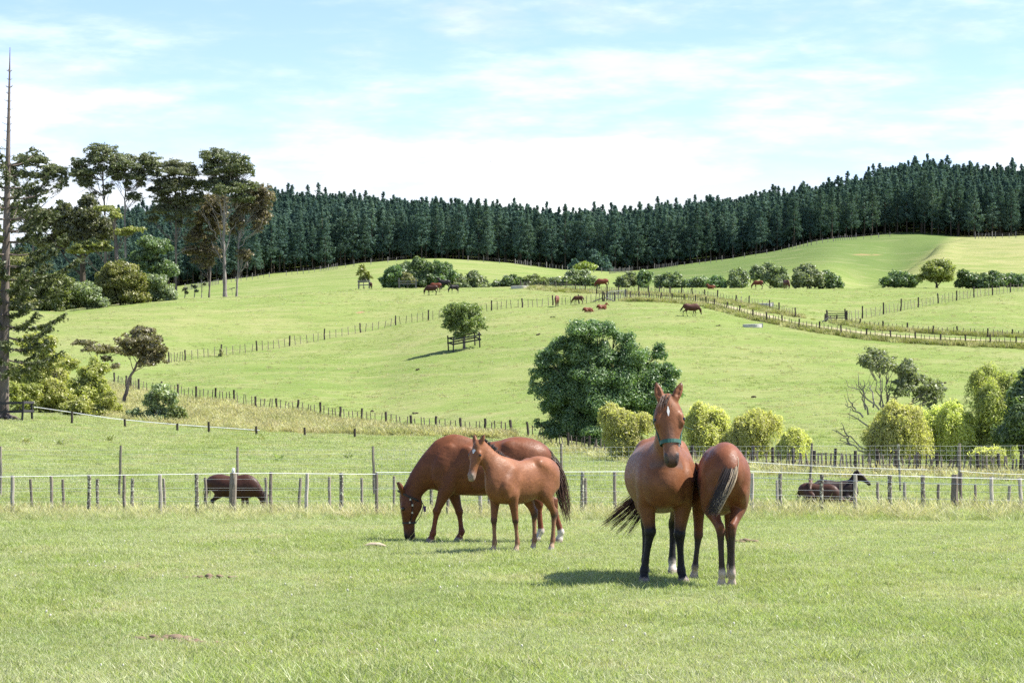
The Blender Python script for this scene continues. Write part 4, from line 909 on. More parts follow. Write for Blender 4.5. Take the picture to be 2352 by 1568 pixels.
# deer fence with square mesh at the bottom of the paddock
DF = 84.0
root = empty('mesh_fence', at(600, DF))
o = root.location.copy()
xs = [-330, -60, 2, 274, 545, 860, 1150, 1290, 1480, 1668, 1860, 2068, 2204, 2420, 2620]
for x in xs:
    p = at(x, DF + (0.0 if x < 1000 else 0.4))
    put(POST['tall' if x not in (2068,) else 'lichen'][0], 'post', root, p - o, random.uniform(1.72, 1.82), (random.gauss(0, 0.02), random.gauss(0, 0.03)), random.random())
line = [at(x, DF) - o for x in np.linspace(-340, 2640, 72)]
for z in (0.3, 0.55, 0.8, 1.0, 1.17, 1.34, 1.5, 1.66):
    strand(root, line, z, 0.003)
mb = MB()
for x in np.arange(850, 2640, 13.5):
    p = at(x, DF) - o; j = rng.normal(size=4) * 0.008
    mb.tube([(p.x + j[0], p.y, p.z + 0.3), (p.x + j[1] + 0.01, p.y, p.z + 1.0), (p.x + j[2], p.y, p.z + 1.66)], 0.0026, 4)
w = mb.build('mesh_uprights', MAT['wire'], root); w['kind'] = 'stuff'
tag(root, 'tall wire mesh fence with thin posts across the paddock behind the horses', 'fence')
# loose white tape hung on the mesh fence
for (x0, y0, x1, y1, lab) in ((1690, 1058, 2130, 1078, 'white tape strung on the mesh fence behind the lying horses'), (2205, 1081, 2400, 1088, 'white tape strung on the mesh fence at the right edge')):
    A = pix(x0, y0, DF - 0.15); B = pix(x1, y1, DF - 0.15)
    tp_ = empty('fence_tape', Vector(A)); mb = MB(); t_ = np.linspace(0, 1, 12)[:, None]
    mb.tube((B - A) * t_ - np.array([0, 0, 0.05]) * (4 * t_ * (1 - t_)), 0.007, 4); mb.build('tape', MAT['tape'], tp_); tag(tp_, lab, 'tape')

# second, lower wire fence and the taped front fence
def near_fence(name, label, d, posts, wires, tapes, x0, x1, wr=0.0022):
    o = at(1176, d); root = empty(name, o)
    for (x, topy, kind_, lx) in posts:
        p = at(x, d); h = max(0.4, CAMZ + (HY - topy) / F * d - p.z)
        q = put(POST[kind_][int(x) % 2], 'post', root, p - o, h, (random.gauss(0, 0.015), lx), random.uniform(0, 6))
    for pts in wires:
        P = []
        for x in np.linspace(x0, x1, 40):
            y = np.interp(x, [a for a, b_ in pts], [b_ for a, b_ in pts]); P.append(Vector(pix(x, y, d - 0.06)) - o)
        strand(root, P, 0, wr)
    for pts in tapes:
        P = [Vector(pix(x, y, d - 0.09)) - o for x, y in pts]
        mb = MB(); mb.tube(P, 0.0135, 4, 0.35)
        mb.build('tape', MAT['tape'], root)
    tag(root, label, 'fence'); return root
FD2 = 54.0
P2 = [(-330,1102,'grey',0),(-250,1101,'lichen',0.03),(-170,1101,'grey',0),(-80,1100,'grey',-0.02),(75,1099,'grey',0.07),(146,1100,'grey',-0.01),(225,1099,'lichen',0.02),(303,1098,'lichen',-0.03),(378,1098,'grey',-0.03),(475,1096,'grey',0.03),(612,1096,'grey',0),(686,1097,'grey',-0.02),(758,1095,'grey',0.02),(831,1097,'grey',0),(905,1093,'grey',0.0),
      (991,1107,'lichen',0.01),(1055,1098,'grey',0.02),(1123,1097,'grey',0.01),(1190,1098,'grey',0),(1262,1098,'grey',-0.02),(1344,1097,'grey',0),(1480,1098,'grey',0.01),(1560,1100,'grey',0),(1640,1100,'grey',0),
      (1785,1102,'pale',0.0),(1931,1106,'grey',0),(2016,1107,'grey',0.01),(2078,1107,'pale',0),(2154,1111,'grey',0),(2240,1112,'grey',0.02),(2317,1115,'pale',0),(2400,1118,'grey',0),(2480,1121,'pale',0),(2560,1124,'grey',0.02),(2640,1127,'grey',0)]
near_fence('wire_fence', 'low wire fence of grey posts just behind the taped fence', FD2, P2, [[(0,1101),(1176,1099),(2352,1114)], [(0,1121),(1176,1119),(2352,1130)], [(0,1142),(1176,1140),(2352,1148)]], [], -350, 2660)
FD1 = 47.5
P1 = [(-380,1108,'grey',0),(-298,1105,'lichen',0.02),(-216,1102,'pale',0),(-134,1099,'grey',-0.02),(-52,1096,'grey',0.0),(30,1091,'pale',0.005),(119,1092,'grey',0.05),(203,1090,'lichen',0.02),(286,1089,'grey',0.01),(368,1088,'pale',0),(453,1087,'lichen',0),(535,1085,'strainer',-0.02),(622,1083,'grey',0.01),(704,1086,'pale',0.015),(784,1085,'lichen',0),(865,1085,'grey',-0.01),
      (946,1085,'grey',0),(1028,1085,'grey',0),(1104,1084,'pale',0),(1180,1084,'grey',0),(1260,1084,'grey',0),(1337,1083,'lichen',0),(1413,1083,'grey',0),(1490,1084,'grey',0),(1570,1084,'grey',0),(1650,1085,'grey',0),(1728,1086,'pale',0),(1793,1087,'lichen',0),(1887,1089,'lichen',0),(1966,1089,'pale',0.0),(2044,1091,'lichen',0),
      (2120,1090,'lichen',0),(2198,1089,'strainer',-0.06),(2207,1084,'grey',-0.05),(2276,1094,'pale',0),(2345,1097,'pale',0),(2420,1100,'grey',0),(2500,1103,'lichen',0),(2580,1106,'grey',0.02),(2660,1109,'pale',0),(2740,1112,'grey',0)]
near_fence('tape_fence', 'front fence of weathered posts carrying white electric tape behind the horses', FD1, P1, [[(0,1128),(1176,1122),(2352,1150)], [(0,1152),(1176,1148),(2352,1170)]],
           [[(-390,1108),(-60,1096),(0,1094.5),(203,1091.5),(368,1089.5),(535,1086.5),(622,1086),(784,1088),(900,1088.5),(1100,1089),(1337,1091.5),(1440,1091.5),(1600,1094),(1728,1097),(1966,1104),(2200,1111),(2352,1114.5),(2430,1116.5),(2750,1127)],
            [(865,1084.5),(1100,1083.5),(1337,1083),(1440,1082.5),(1600,1082),(1728,1082.5),(1966,1089),(2200,1096.5),(2352,1100.5),(2430,1102.5),(2750,1112)]], -390, 2750)
ins = bpy.data.objects['tape_fence']; mb = MB(); q = Vector(pix(536, 1081, FD1 - 0.12)) - ins.location
mb.tube([q + Vector((0, 0, -0.03)), q, q + Vector((0, 0, 0.04)), q + Vector((0, 0, 0.06))], [0.03, 0.035, 0.03, 0.012], 8); mb.build('insulator', MAT['insulator'], ins, True)
# tape by the conifer (left, middle distance)
P = [(78,934),(140,943),(200,952),(260,961),(330,968),(400,974),(480,980),(540,984),(596,988)]
tr_ = empty('fence_tape', hit(340, 985, 100, 170)); o = tr_.location
pp = [Vector(pix(x, y, 157 - 6 * i / 8)) - o for i, (x, y) in enumerate(P)]
mb = MB(); mb.tube(pp, 0.022, 4); mb.build('tape', MAT['tape'], tr_)
for x, top in ((165, 945), (287, 962), (407, 972), (480, 968), (589, 978), (700, 981), (815, 984)):
    d = 156 - 5 * x / 600; p = at(x, d); put(POST['dark'][0], 'post', tr_, p - o, max(0.45, CAMZ + (HY - top) / F * d - p.z), (0, random.gauss(0, 0.02)))
tag(tr_, 'white tape on short dark stakes below the dry bank, left', 'fence')

# ------------------------------------------------------------------ tree guards, troughs, rail
def guard(label, c, w, dpt, h, mat, rails, rz=0.0, name='tree_guard'):
    root = empty(name, c, rz)
    cs = [(-w / 2, -dpt / 2), (w / 2, -dpt / 2), (w / 2, dpt / 2), (-w / 2, dpt / 2)]
    R = Matrix.Rotation(rz, 3, 'Z')
    gz = []
    for x, y in cs:
        g_ = Vector((x, y, 0)); wv = R @ g_ + c; gz.append(tz(wv.x, wv.y) - c.z)
    for (x, y), z in zip(cs, gz):
        m_ = MB(); m_.box((0, 0, h * 0.5 - 0.1), (0.12, 0.12, h + 0.2)); o = m_.build('post', mat, root); o.location = (x, y, z); o.rotation_euler = (random.gauss(0, .02), random.gauss(0, .03), 0)
    for z in rails:
        for i in range(4):
            a = Vector((*cs[i], gz[i] + z)); b_ = Vector((*cs[(i + 1) % 4], gz[(i + 1) % 4] + z)); v = b_ - a; L = v.length
            m_ = MB(); m_.box((0, 0, 0), (L + 0.25, 0.05, 0.15)); o = m_.build('rail', mat, root)
            out_ = Vector((0, -0.09, 0)) if i == 0 else Vector((0, 0.09, 0)) if i == 2 else Vector((0.09 if i == 1 else -0.09, 0, 0))
            o.location = (a + b_) / 2 + out_ + Vector((0, 0, 0.0 if i % 2 == 0 else 0.03)); o.rotation_euler = (0, -math.asin(v.z / L), math.atan2(v.y, v.x))
    tag(root, label, 'tree guard', 'timber guards around young trees'); return root
guard('dark four-post rail guard around the lone young tree on the hillside', gp, 2.9, 2.6, 1.65, MAT['rail_black'], (0.85, 1.35), 0.22)
guard('small dark guard around the young tree on the crest', at(836, 386), 1.7, 1.7, 1.35, MAT['rail_grey'], (0.6, 1.1, 1.3))
guard('weathered grey guard around the scrubby tree on the crest', at(936, 384), 2.7, 2.4, 1.7, MAT['rail_grey'], (0.75, 1.15), 0.1)
gc = at(2, 153.5); guard('black timber rail guard around the conifer trunk at the left edge', gc, 3.4, 3.2, 1.25, MAT['rail_black'], (0.62, 1.18), 0.0)
def trough(label, c, R, h, sq=1.0):
    root = empty('water_trough', c + Vector((0, 0, -0.08)))
    prof = [(R * 0.97, 0), (R, 0.1), (R, h), (R * 0.9, h + 0.02), (R * 0.86, h - 0.03), (R * 0.84, h - 0.12)]
    k = 28; an = np.arange(k) * 2 * math.pi / k
    v = np.array([[math.cos(a) * r, math.sin(a) * r * sq, z] for r, z in prof for a in an]); n = len(prof)
    i = np.arange(n - 1)[:, None] * k; j = np.arange(k)[None]
    q = np.stack([i + j, i + (j + 1) % k, i + k + (j + 1) % k, i + k + j], -1).reshape(-1, 4)
    link('basin', mesh_np('basin', v, q, False), root, MAT['concrete'])
    mb = MB(); mb.tube([(0, 0, h - 0.14), (0, 0, h - 0.13)], R * 0.85, k); wm, wt, wb = material('trough_water', 0.05, 0.5); wb.inputs['Base Color'].default_value = (0.02, 0.03, 0.025, 1)
    mb.build('water', wm, root)
    mb = MB(); mb.box((R * 0.92, 0, h * 0.55 + 0.05), (0.35, 0.5, h + 0.1)); mb.build('valve_cover', MAT['concrete'], root)
    tag(root, label, 'trough', 'round concrete water troughs'); return root
trough('round concrete water trough on the hillside below the lane fence', hit(1728, 752, 200, 330), 1.05, 0.42, 0.8)
trough('concrete water trough behind the lane fence, half hidden by battens', hit(1757, 703, 240, 384), 1.0, 0.42, 0.8)
trough('concrete water trough at the fence corner on the crest', hit(1194, 663, 300, 384), 1.4, 0.5, 0.8)
# low log rail in the rough grass
p = hit(893, 1000, 100, 170); lr = empty('log_rail', p); s_ = p.y / F
mb = MB(); mb.tube([(-36 * s_, 0, 0.18), (0, 0.05, 0.14), (36 * s_, 0, 0.10)], [0.09, 0.10, 0.09], 8); mb.build('log', MAT['rail_black'], lr)
for x in (-36, 36):
    mb = MB(); mb.tube([(x * s_, 0, -0.15), (x * s_, 0, 0.32)], 0.10, 7); mb.build('support', MAT['rail_black'], lr)
tag(lr, 'low dark log rail lying in the grass below the dry bank', 'log')
# gull far off in the sky
bd = empty('bird', Vector(pix(1126, 371, 260)))
mb = MB(); mb.tube([(-0.16, 0, 0), (0, 0, 0.02), (0.2, 0, 0)], [0.02, 0.05, 0.015], 6); mb.build('body', MAT['dung_dark'], bd)
for s_ in (-1, 1):
    mb = MB(); mb.tube([(0, 0, 0.02), (0.02, 0.22 * s_, 0.10), (-0.04, 0.42 * s_, 0.04)], [0.05, 0.035, 0.01], 5, 0.25); mb.build('wing', MAT['dung_dark'], bd)
bd.rotation_euler = (0, 0, 1.1); tag(bd, 'tiny dark bird flying over the skyline', 'bird')

# ------------------------------------------------------------------ grass
def blade_mesh(name, n, rad, hmin, hmax, w, bend, mat, seed_head=False, segs=2):
    vs, qs, ts = [], [], []; c = 0
    for i in range(n):
        a = rng.uniform(0, 6.283); r = rad * math.sqrt(rng.random()); p = np.array([math.cos(a) * r, math.sin(a) * r, -0.01])
        h = rng.uniform(hmin, hmax); la = rng.uniform(0, 6.283); ln = h * bend * rng.uniform(0.2, 1.3); fa = rng.uniform(0, 6.283)
        sd = np.array([math.cos(fa), math.sin(fa), 0]); ww = w * rng.uniform(0.6, 1.3)
        L = np.array([math.cos(la), math.sin(la), 0]) * ln
        rows = []
        for k in range(segs):
            t_ = k / segs; q = p + np.array([0, 0, h * (t_ - 0.18 * bend * t_ * t_)]) + L * t_ * t_
            rows.append((q - sd * ww * (1 - 0.45 * t_), q + sd * ww * (1 - 0.45 * t_)))
        tip = p + np.array([0, 0, h * (1 - 0.18 * bend)]) + L
        for a_, b_ in rows: vs += [a_, b_]
        for k in range(segs - 1): qs.append([c + 2 * k, c + 2 * k + 1, c + 2 * k + 3, c + 2 * k + 2])
        if seed_head and rng.random() < 0.5:
            vs += [tip - sd * w * 1.8, tip + np.array([0, 0, h * 0.16]) + L * 0.15, tip + sd * w * 1.8]
            qs.append([c + 2 * segs - 2, c + 2 * segs - 1, c + 2 * segs + 2, c + 2 * segs]); ts.append([c + 2 * segs, c + 2 * segs + 2, c + 2 * segs + 1]); c += 2 * segs + 3
        else:
            vs.append(tip); ts.append([c + 2 * segs - 2, c + 2 * segs - 1, c + 2 * segs]); c += 2 * segs + 1
    me = mesh_np(name, np.array(vs), [np.array(qs).reshape(-1, 4), np.array(ts).reshape(-1, 3)]); me.materials.append(mat); return me
def field_points(n, d0, d1, side=1.12, power=1.0):
    """random ground points, denser close by"""
    u = rng.random(n); d = d0 * (d1 / d0) ** (u ** power)
    X = rng.uniform(-1, 1, n) * (side * W / 2 / F * d + 4.5)
    return X, d
def scat(name, X, Y, protos, kinds, sc_, label, cat='grass', lean=0.12, sink=0.0):
    n = len(X); Z = terr(X, Y) - sink
    sc_ = np.asarray(sc_); s3 = np.stack([sc_, sc_, sc_ * rng.uniform(0.75, 1.25, n)], 1) if sc_.ndim == 1 else sc_
    return scatter(name, np.stack([X, Y, Z], 1), np.stack([rng.normal(size=n) * lean, rng.normal(size=n) * lean, rng.uniform(0, 6.28, n)], 1), s3, kinds, protos, label, cat)
PT = [blade_mesh('tuft', 46, 0.13, 0.025, 0.065, 0.0030, 0.9, MAT['grass']) for _ in range(5)] + [blade_mesh('tuft', 40, 0.12, 0.03, 0.08, 0.0032, 0.9, MAT['grass_lush']) for _ in range(2)]
X, Y = field_points(98000, 13.5, 46.0)
kk = rng.integers(0, 5, len(X)); nz = smoothnoise(X / 1.6, Y / 2.2, 21) + 0.5 * smoothnoise(X / 0.6, Y / 0.9, 22)
kk = np.where((nz > 0.35) & (rng.random(len(X)) < 0.7), rng.integers(5, 7, len(X)), kk)
hs = (0.75 + 0.35 * np.clip(nz + 0.4, 0, 1.5)) * rng.uniform(0.75, 1.25, len(X)) * (1 + 0.75 * np.clip((19.0 - Y) / 3, 0, 1)) * np.where(Y > 30, 1.15, 1)
scat('pasture_grass', X, Y, PT, kk, hs, 'short grazed green grass of the front paddock')
# straw-coloured stalks and seed stems lying about
ST = [blade_mesh('stalk', 3, 0.10, 0.12, 0.28, 0.0016, 1.6, MAT['grass_dry'], True, 3) for _ in range(3)]
X, Y = field_points(1500, 16, 44)
scat('dry_stalks', X, Y, ST, rng.integers(0, 3, len(X)), rng.uniform(0.5, 1.1, len(X)), 'scattered dry straw stalks in the short grass', lean=0.6)
# white clover heads
mb = MB(); mb.tube([(0, 0, 0), (0, 0, 0.05)], 0.002, 4); mb.tube([(0, 0, 0.045), (0, 0, 0.055), (0, 0, 0.068), (0, 0, 0.074)], [0.005, 0.0115, 0.0105, 0.004], 6)
cm_ = mb.mesh('clover'); cm_.materials.append(MAT['clover'])
X, Y = field_points(480, 16, 34); ck = smoothnoise(X / 1.2, Y / 1.5, 31) > 0.0; X, Y = X[ck], Y[ck]
scat('clover_flowers', X, Y, [cm_], np.zeros(len(X), int), rng.uniform(0.5, 0.95, len(X)), 'small white clover flowers dotted in the short grass', 'flowers')
# tall rank grass along the front fences
TG = [blade_mesh('tall_tuft', 34, 0.16, 0.16, 0.42, 0.0040, 0.8, MAT['grass_dry'], True, 3) for _ in range(3)] + [blade_mesh('tall_tuft', 46, 0.17, 0.12, 0.34, 0.0050, 0.9, MAT['grass'], False, 3) for _ in range(3)] + [blade_mesh('tall_tuft', 50, 0.18, 0.10, 0.28, 0.0055, 0.9, MAT['grass_lush'], False, 3) for _ in range(2)]
n = 25000; Y = rng.uniform(42.0, 58, n); X = rng.uniform(-1, 1, n) * (1.12 * W / 2 / F * Y + 4.5)
nz = smoothnoise(X / 2.2, Y / 1.6, 41) + 0.5 * smoothnoise(X / 0.7, Y / 0.7, 42)
edge_f = np.clip((Y - 42.0 - 1.5 * smoothnoise(X / 3.0, Y * 0, 43)) / 3.5, 0, 1) * np.clip((58 - Y) / 5, 0.15, 1)
keep = rng.random(n) < edge_f * np.clip(0.75 + 0.5 * nz, 0.25, 1); X, Y, nz, edge_f = X[keep], Y[keep], nz[keep], edge_f[keep]
r_ = rng.random(len(X))
kk = np.where(r_ < 0.26 * edge_f, rng.integers(0, 3, len(X)), np.where(nz > 0.2, rng.integers(6, 8, len(X)), rng.integers(3, 6, len(X))))
rightb = np.clip((CX + F * X / Y - 1150) / 1000, 0, 1)
scat('tall_grass', X, Y, TG, kk, (0.45 + 0.38 * edge_f) * rng.uniform(0.65, 1.25, len(X)) * (0.9 + 0.25 * rightb), 'rank seeding grass along the front fences')
# paddock beyond the fence
MT = [blade_mesh('tuft', 60, 0.32, 0.04, 0.11, 0.0075, 0.9, MAT['grass']) for _ in range(3)] + [blade_mesh('tuft', 60, 0.32, 0.05, 0.15, 0.008, 0.9, MAT['grass_lush']) for _ in range(2)]
X, Y = field_points(36000, 56, 175, 1.08, 0.85); nz = smoothnoise(X / 4, Y / 7, 51)
kk = np.where((nz > 0.3) & (rng.random(len(X)) < 0.7), rng.integers(3, 5, len(X)), rng.integers(0, 3, len(X)))
scat('paddock_grass', X, Y, MT, kk, rng.uniform(0.7, 1.3, len(X)) * (0.8 + 0.4 * np.clip(Y / 150, 0, 1)), 'green grass of the paddock beyond the front fence')
# rank dry grass on the bank and along the gully
DT = [blade_mesh('dry_tuft', 50, 0.4, 0.15, 0.5, 0.012, 0.8, MAT['grass_dry'], True, 3) for _ in range(3)] + [blade_mesh('dry_tuft', 50, 0.4, 0.12, 0.38, 0.012, 0.8, MAT['grass'], False, 3) for _ in range(2)]
u = rng.uniform(240, 1180, 9000); v = np.interp(u, FLOW_U, FLOW_V) + rng.random(9000) * (np.interp(u, [100, 400, 585, 860, 1180], [945, 978, 992, 1001, 1008]) - np.interp(u, FLOW_U, FLOW_V))
dtab = np.linspace(125, 250, 126)
Xs, Ys = [], []
for a, b_ in zip(u[:4200], v[:4200]):
    Xr = (a - CX) / F * dtab; gg = terr(Xr, dtab) - (CAMZ + (HY - b_) / F * dtab); k = np.where(gg > 0)[0]
    if len(k): Xs.append(Xr[k[0]]); Ys.append(dtab[k[0]])
X, Y = np.array(Xs), np.array(Ys)
scat('bank_grass', X, Y, DT, np.where(rng.random(len(X)) < 0.88, rng.integers(0, 3, len(X)), rng.integers(3, 5, len(X))), rng.uniform(0.6, 1.2, len(X)), 'rank tan dry grass on the bank below the long fence')
def strip(pts, n, d0, d1, spread):
    q = dens_pts(pts, 60); P = np.array([hit(x, y, d0, d1) for x, y in q]); i = rng.integers(0, len(P) - 1, n); f = rng.random((n, 1))
    w = P[i] * (1 - f) + P[i + 1] * f; return w[:, 0] + rng.normal(size=n) * spread, w[:, 1] + rng.normal(size=n) * spread
LANE = [(1447,690.5),(1517,693),(1571,697),(1622,703.5),(1669,716),(1730,732.6),(1796,746),(1882,762),(1989,778),(2103,787.6),(2218,792.5),(2395,799)]
X, Y = strip(LANE, 2600, 200, 345, 0.55)
X2, Y2 = strip([(1215,661),(1345,672),(1466,676),(1590,683),(1690,699),(1827,728)], 1500, 250, 384, 0.9)
X3, Y3 = strip([(1922,742),(2029,758),(2199,769),(2390,776)], 1000, 200, 345, 0.6)
X = np.concatenate([X, X2, X3]); Y = np.concatenate([Y, Y2, Y3])
LT = [blade_mesh('lane_tuft', 60, 0.5, 0.2, 0.62, 0.02, 0.8, MAT['grass_dry'], False, 3) for _ in range(2)] + [blade_mesh('lane_tuft', 60, 0.5, 0.2, 0.6, 0.022, 0.8, MAT['leaf_olive'], False, 3) for _ in range(2)]
scat('lane_grass', X, Y, LT, rng.integers(0, 4, len(X)), rng.uniform(0.6, 1.15, len(X)), 'rank grass growing along the lane fences on the hill')
X, Y = strip([(1230,1010),(1300,1034),(1400,1050),(1500,1063),(1650,1076),(1800,1086),(2000,1093),(2200,1097),(2390,1101)], 2600, 90, 180, 1.2)
scat('gully_grass', X, Y, DT, np.where(rng.random(len(X)) < 0.4, rng.integers(0, 3, len(X)), rng.integers(3, 5, len(X))), rng.uniform(0.6, 1.2, len(X)), 'rough grass under the willows along the gully fence')
HT = [blade_mesh('hill_tuft', 40, 0.34, 0.04, 0.10, 0.016, 0.9, MAT['grass']) for _ in range(3)] + [blade_mesh('hill_tuft', 40, 0.34, 0.04, 0.11, 0.017, 0.9, MAT['grass_lush']) for _ in range(2)] + [blade_mesh('hill_tuft', 40, 0.3, 0.06, 0.2, 0.014, 0.9, MAT['grass_dry'])]
X, Y = field_points(46000, 172, 388, 1.04, 0.9); nz = smoothnoise(X / 7, Y / 9, 55) + 0.6 * smoothnoise(X / 2.4, Y / 3, 56)
kp = rng.random(len(X)) < np.clip(0.55 + 0.45 * nz, 0.08, 1); X, Y, nz = X[kp], Y[kp], nz[kp]
kk = np.where(nz > 0.45, rng.integers(3, 5, len(X)), np.where(rng.random(len(X)) < 0.16, 5, rng.integers(0, 3, len(X))))
scat('hill_grass', X, Y, HT, kk, rng.uniform(0.6, 1.25, len(X)), 'tufty green grass of the hillside paddocks')
# farm lane
lane_c = [(1440,684),(1500,686),(1560,689),(1620,694),(1660,702),(1700,712),(1750,724),(1800,736),(1850,746),(1900,754),(1960,762),(2030,770),(2120,777),(2230,781),(2390,786)]
P = [hit(x, y, 200, 360) for x, y in dens_pts(lane_c, 70)]
v = []; 
for i, p in enumerate(P):
    tn = (P[min(i + 1, len(P) - 1)] - P[max(i - 1, 0)]); tn.z = 0; tn.normalize(); s_ = Vector((-tn.y, tn.x, 0))
    for k in (-1.1, -0.35, 0.35, 1.1): w = p + s_ * (k + random.uniform(-.15, .15)); v.append((w.x, w.y, tz(w.x, w.y) + 0.05))
idx = np.arange(len(P) * 4).reshape(-1, 4)
q = np.stack([idx[:-1, :-1], idx[:-1, 1:], idx[1:, 1:], idx[1:, :-1]], -1).reshape(-1, 4)
m, t, b = material('lane_dirt', 0.95, 0.05); g = N(t, 'ShaderNodeNewGeometry')
t.links.new(ramp(t, noise(t, 0.6, 5, 0.7, g.outputs['Position']), [(0.35, (0.20, 0.23, 0.07)), (0.55, (0.36, 0.31, 0.2)), (0.7, (0.42, 0.36, 0.26))]), b.inputs['Base Color'])
ln = link('farm_lane', mesh_np('farm_lane', np.array(v), q, True), None, m); tag(ln, 'pale worn farm lane between the two lane fences', 'lane', kind='structure')

# ------------------------------------------------------------------ things lying in the grass
def lump(name, r, mat, seed, sq=0.6):
    import bmesh
    bm = bmesh.new(); bmesh.ops.create_icosphere(bm, subdivisions=2, radius=r)
    for v_ in bm.verts:
        n_ = 1 + 0.28 * float(smoothnoise(v_.co.x / r * 2 + seed, v_.co.y / r * 2 + v_.co.z / r * 1.7 + seed, 61)); v_.co *= n_; v_.co.z *= sq
    me = bpy.data.meshes.new(name); bm.to_mesh(me); bm.free(); me.materials.append(mat)
    me.polygons.foreach_set('use_smooth', [True] * len(me.polygons)); return me
LUMPS = [lump('lump', 0.05, MAT['dung'], i) for i in range(3)]; LUMPD = [lump('lump', 0.06, MAT['dung_dark'], i + 9) for i in range(2)]
def dung(label, x, y, n, spread, lumps, s=1.0, d0=10, d1=60):
    p = hit(x, y, d0, d1); r = empty('dung_heap', p)
    for i in range(n):
        o = link('lump', random.choice(lumps), r); a = random.uniform(0, 6.28); q = spread * math.sqrt(random.random())
        k = random.uniform(0.6, 1.25) * s
        o.location = (math.cos(a) * q * 1.6, math.sin(a) * q * 0.9, 0.012 * s + 0.05 * s * max(0, 1 - q / spread) * random.random()); o.scale = (k * 1.2, k, k); o.rotation_euler = (0, 0, a)
    tag(r, label, 'dung', 'dung heaps on the grass')
dung('dry brown dung heap nearest the camera, lower left', 372, 1471, 22, 0.15, LUMPS, 0.9)
dung('low flattened dung patch just right of the nearest heap', 455, 1477, 7, 0.10, LUMPS, 0.7)
dung('flat brown dung patch left of centre in the middle of the paddock', 486, 1328, 12, 0.2, LUMPS, 0.75)
dung('small faint dung patch left of the flat brown one', 318, 1329, 5, 0.12, LUMPS, 0.6)
dung('pale dung patch behind the young horse\'s front hooves', 1716, 1245, 10, 0.14, LUMPS, 0.8)
for i, (x, y) in enumerate(((1239,769),(953,950),(1726,912),(855,945),(1270,729),(962,849),(2009,826),(2165,880),(1652,749))):
    dung(('dark dung spot on the hillside left of the evergreen tree top', 'dark dung spot above the dry bank near the centre', 'dark dung spot above the golden willows', 'dark dung spot at the foot of the hill above the long fence', 'dark dung spot below the horse facing us on the hill', 'dark dung spot left of the lone guarded tree',
          'dark dung spot just below the lane fence', 'dark dung spot above the half-bare tree', 'dark dung spot below the walking horse')[i], x, y, 4, 0.18, LUMPD, 2.2, 150, 320)
p = hit(861, 1259, 20, 50); wd = empty('wood_chunk', p); mb = MB(); mb.tube([(-0.14, 0, 0.035), (-0.06, 0.01, 0.05), (0.06, 0.0, 0.055), (0.15, 0.01, 0.03)], [0.03, 0.055, 0.05, 0.025], 8, 0.6)
mb.build('log', MAT['driftwood'], wd, True); tag(wd, 'chunk of split grey-brown wood in front of the grazing mare\'s head', 'wood')
# coarse weed tuft in the right foreground
wt = blade_mesh('weed_tuft', 60, 0.22, 0.10, 0.28, 0.0065, 1.2, MAT['grass_lush'], False, 4)
p = hit(1905, 1525, 10, 40); w = empty('weed_tuft', p); o = link('leaves', wt, w); o['kind'] = 'stuff'; tag(w, 'coarse dark green weed tuft in the right foreground', 'plant')
for i, (x, y) in enumerate(((600, 1010), (800, 1053), (1010, 1056), (640, 1058), (60, 1018), (140, 1022), (250, 1012))):
    p = hit(x, y, 60, 160); w = empty('dock_weed', p); o = link('leaves', blade_mesh('dock', 26, 0.16, 0.12, 0.34, 0.02, 0.9, MAT['leaf_mid'] if i % 2 else MAT['leaf_olive'], True, 3), w); o.scale = (1.3, 1.3, 1.2); o['kind'] = 'stuff'
    tag(w, ('dark weed clump below the dry bank above the mesh fence', 'leafy weed clump left of the grazing mare\'s back', 'leafy weed clump beside the grazing mare\'s withers', 'weed clump above the lone tall fence post', 'weed clump at the far left of the paddock above the mesh fence', 'weed clump second from the left in the paddock', 'weed clump in the paddock below the leaning tree')[i], 'plant', 'weed clumps in the paddock')


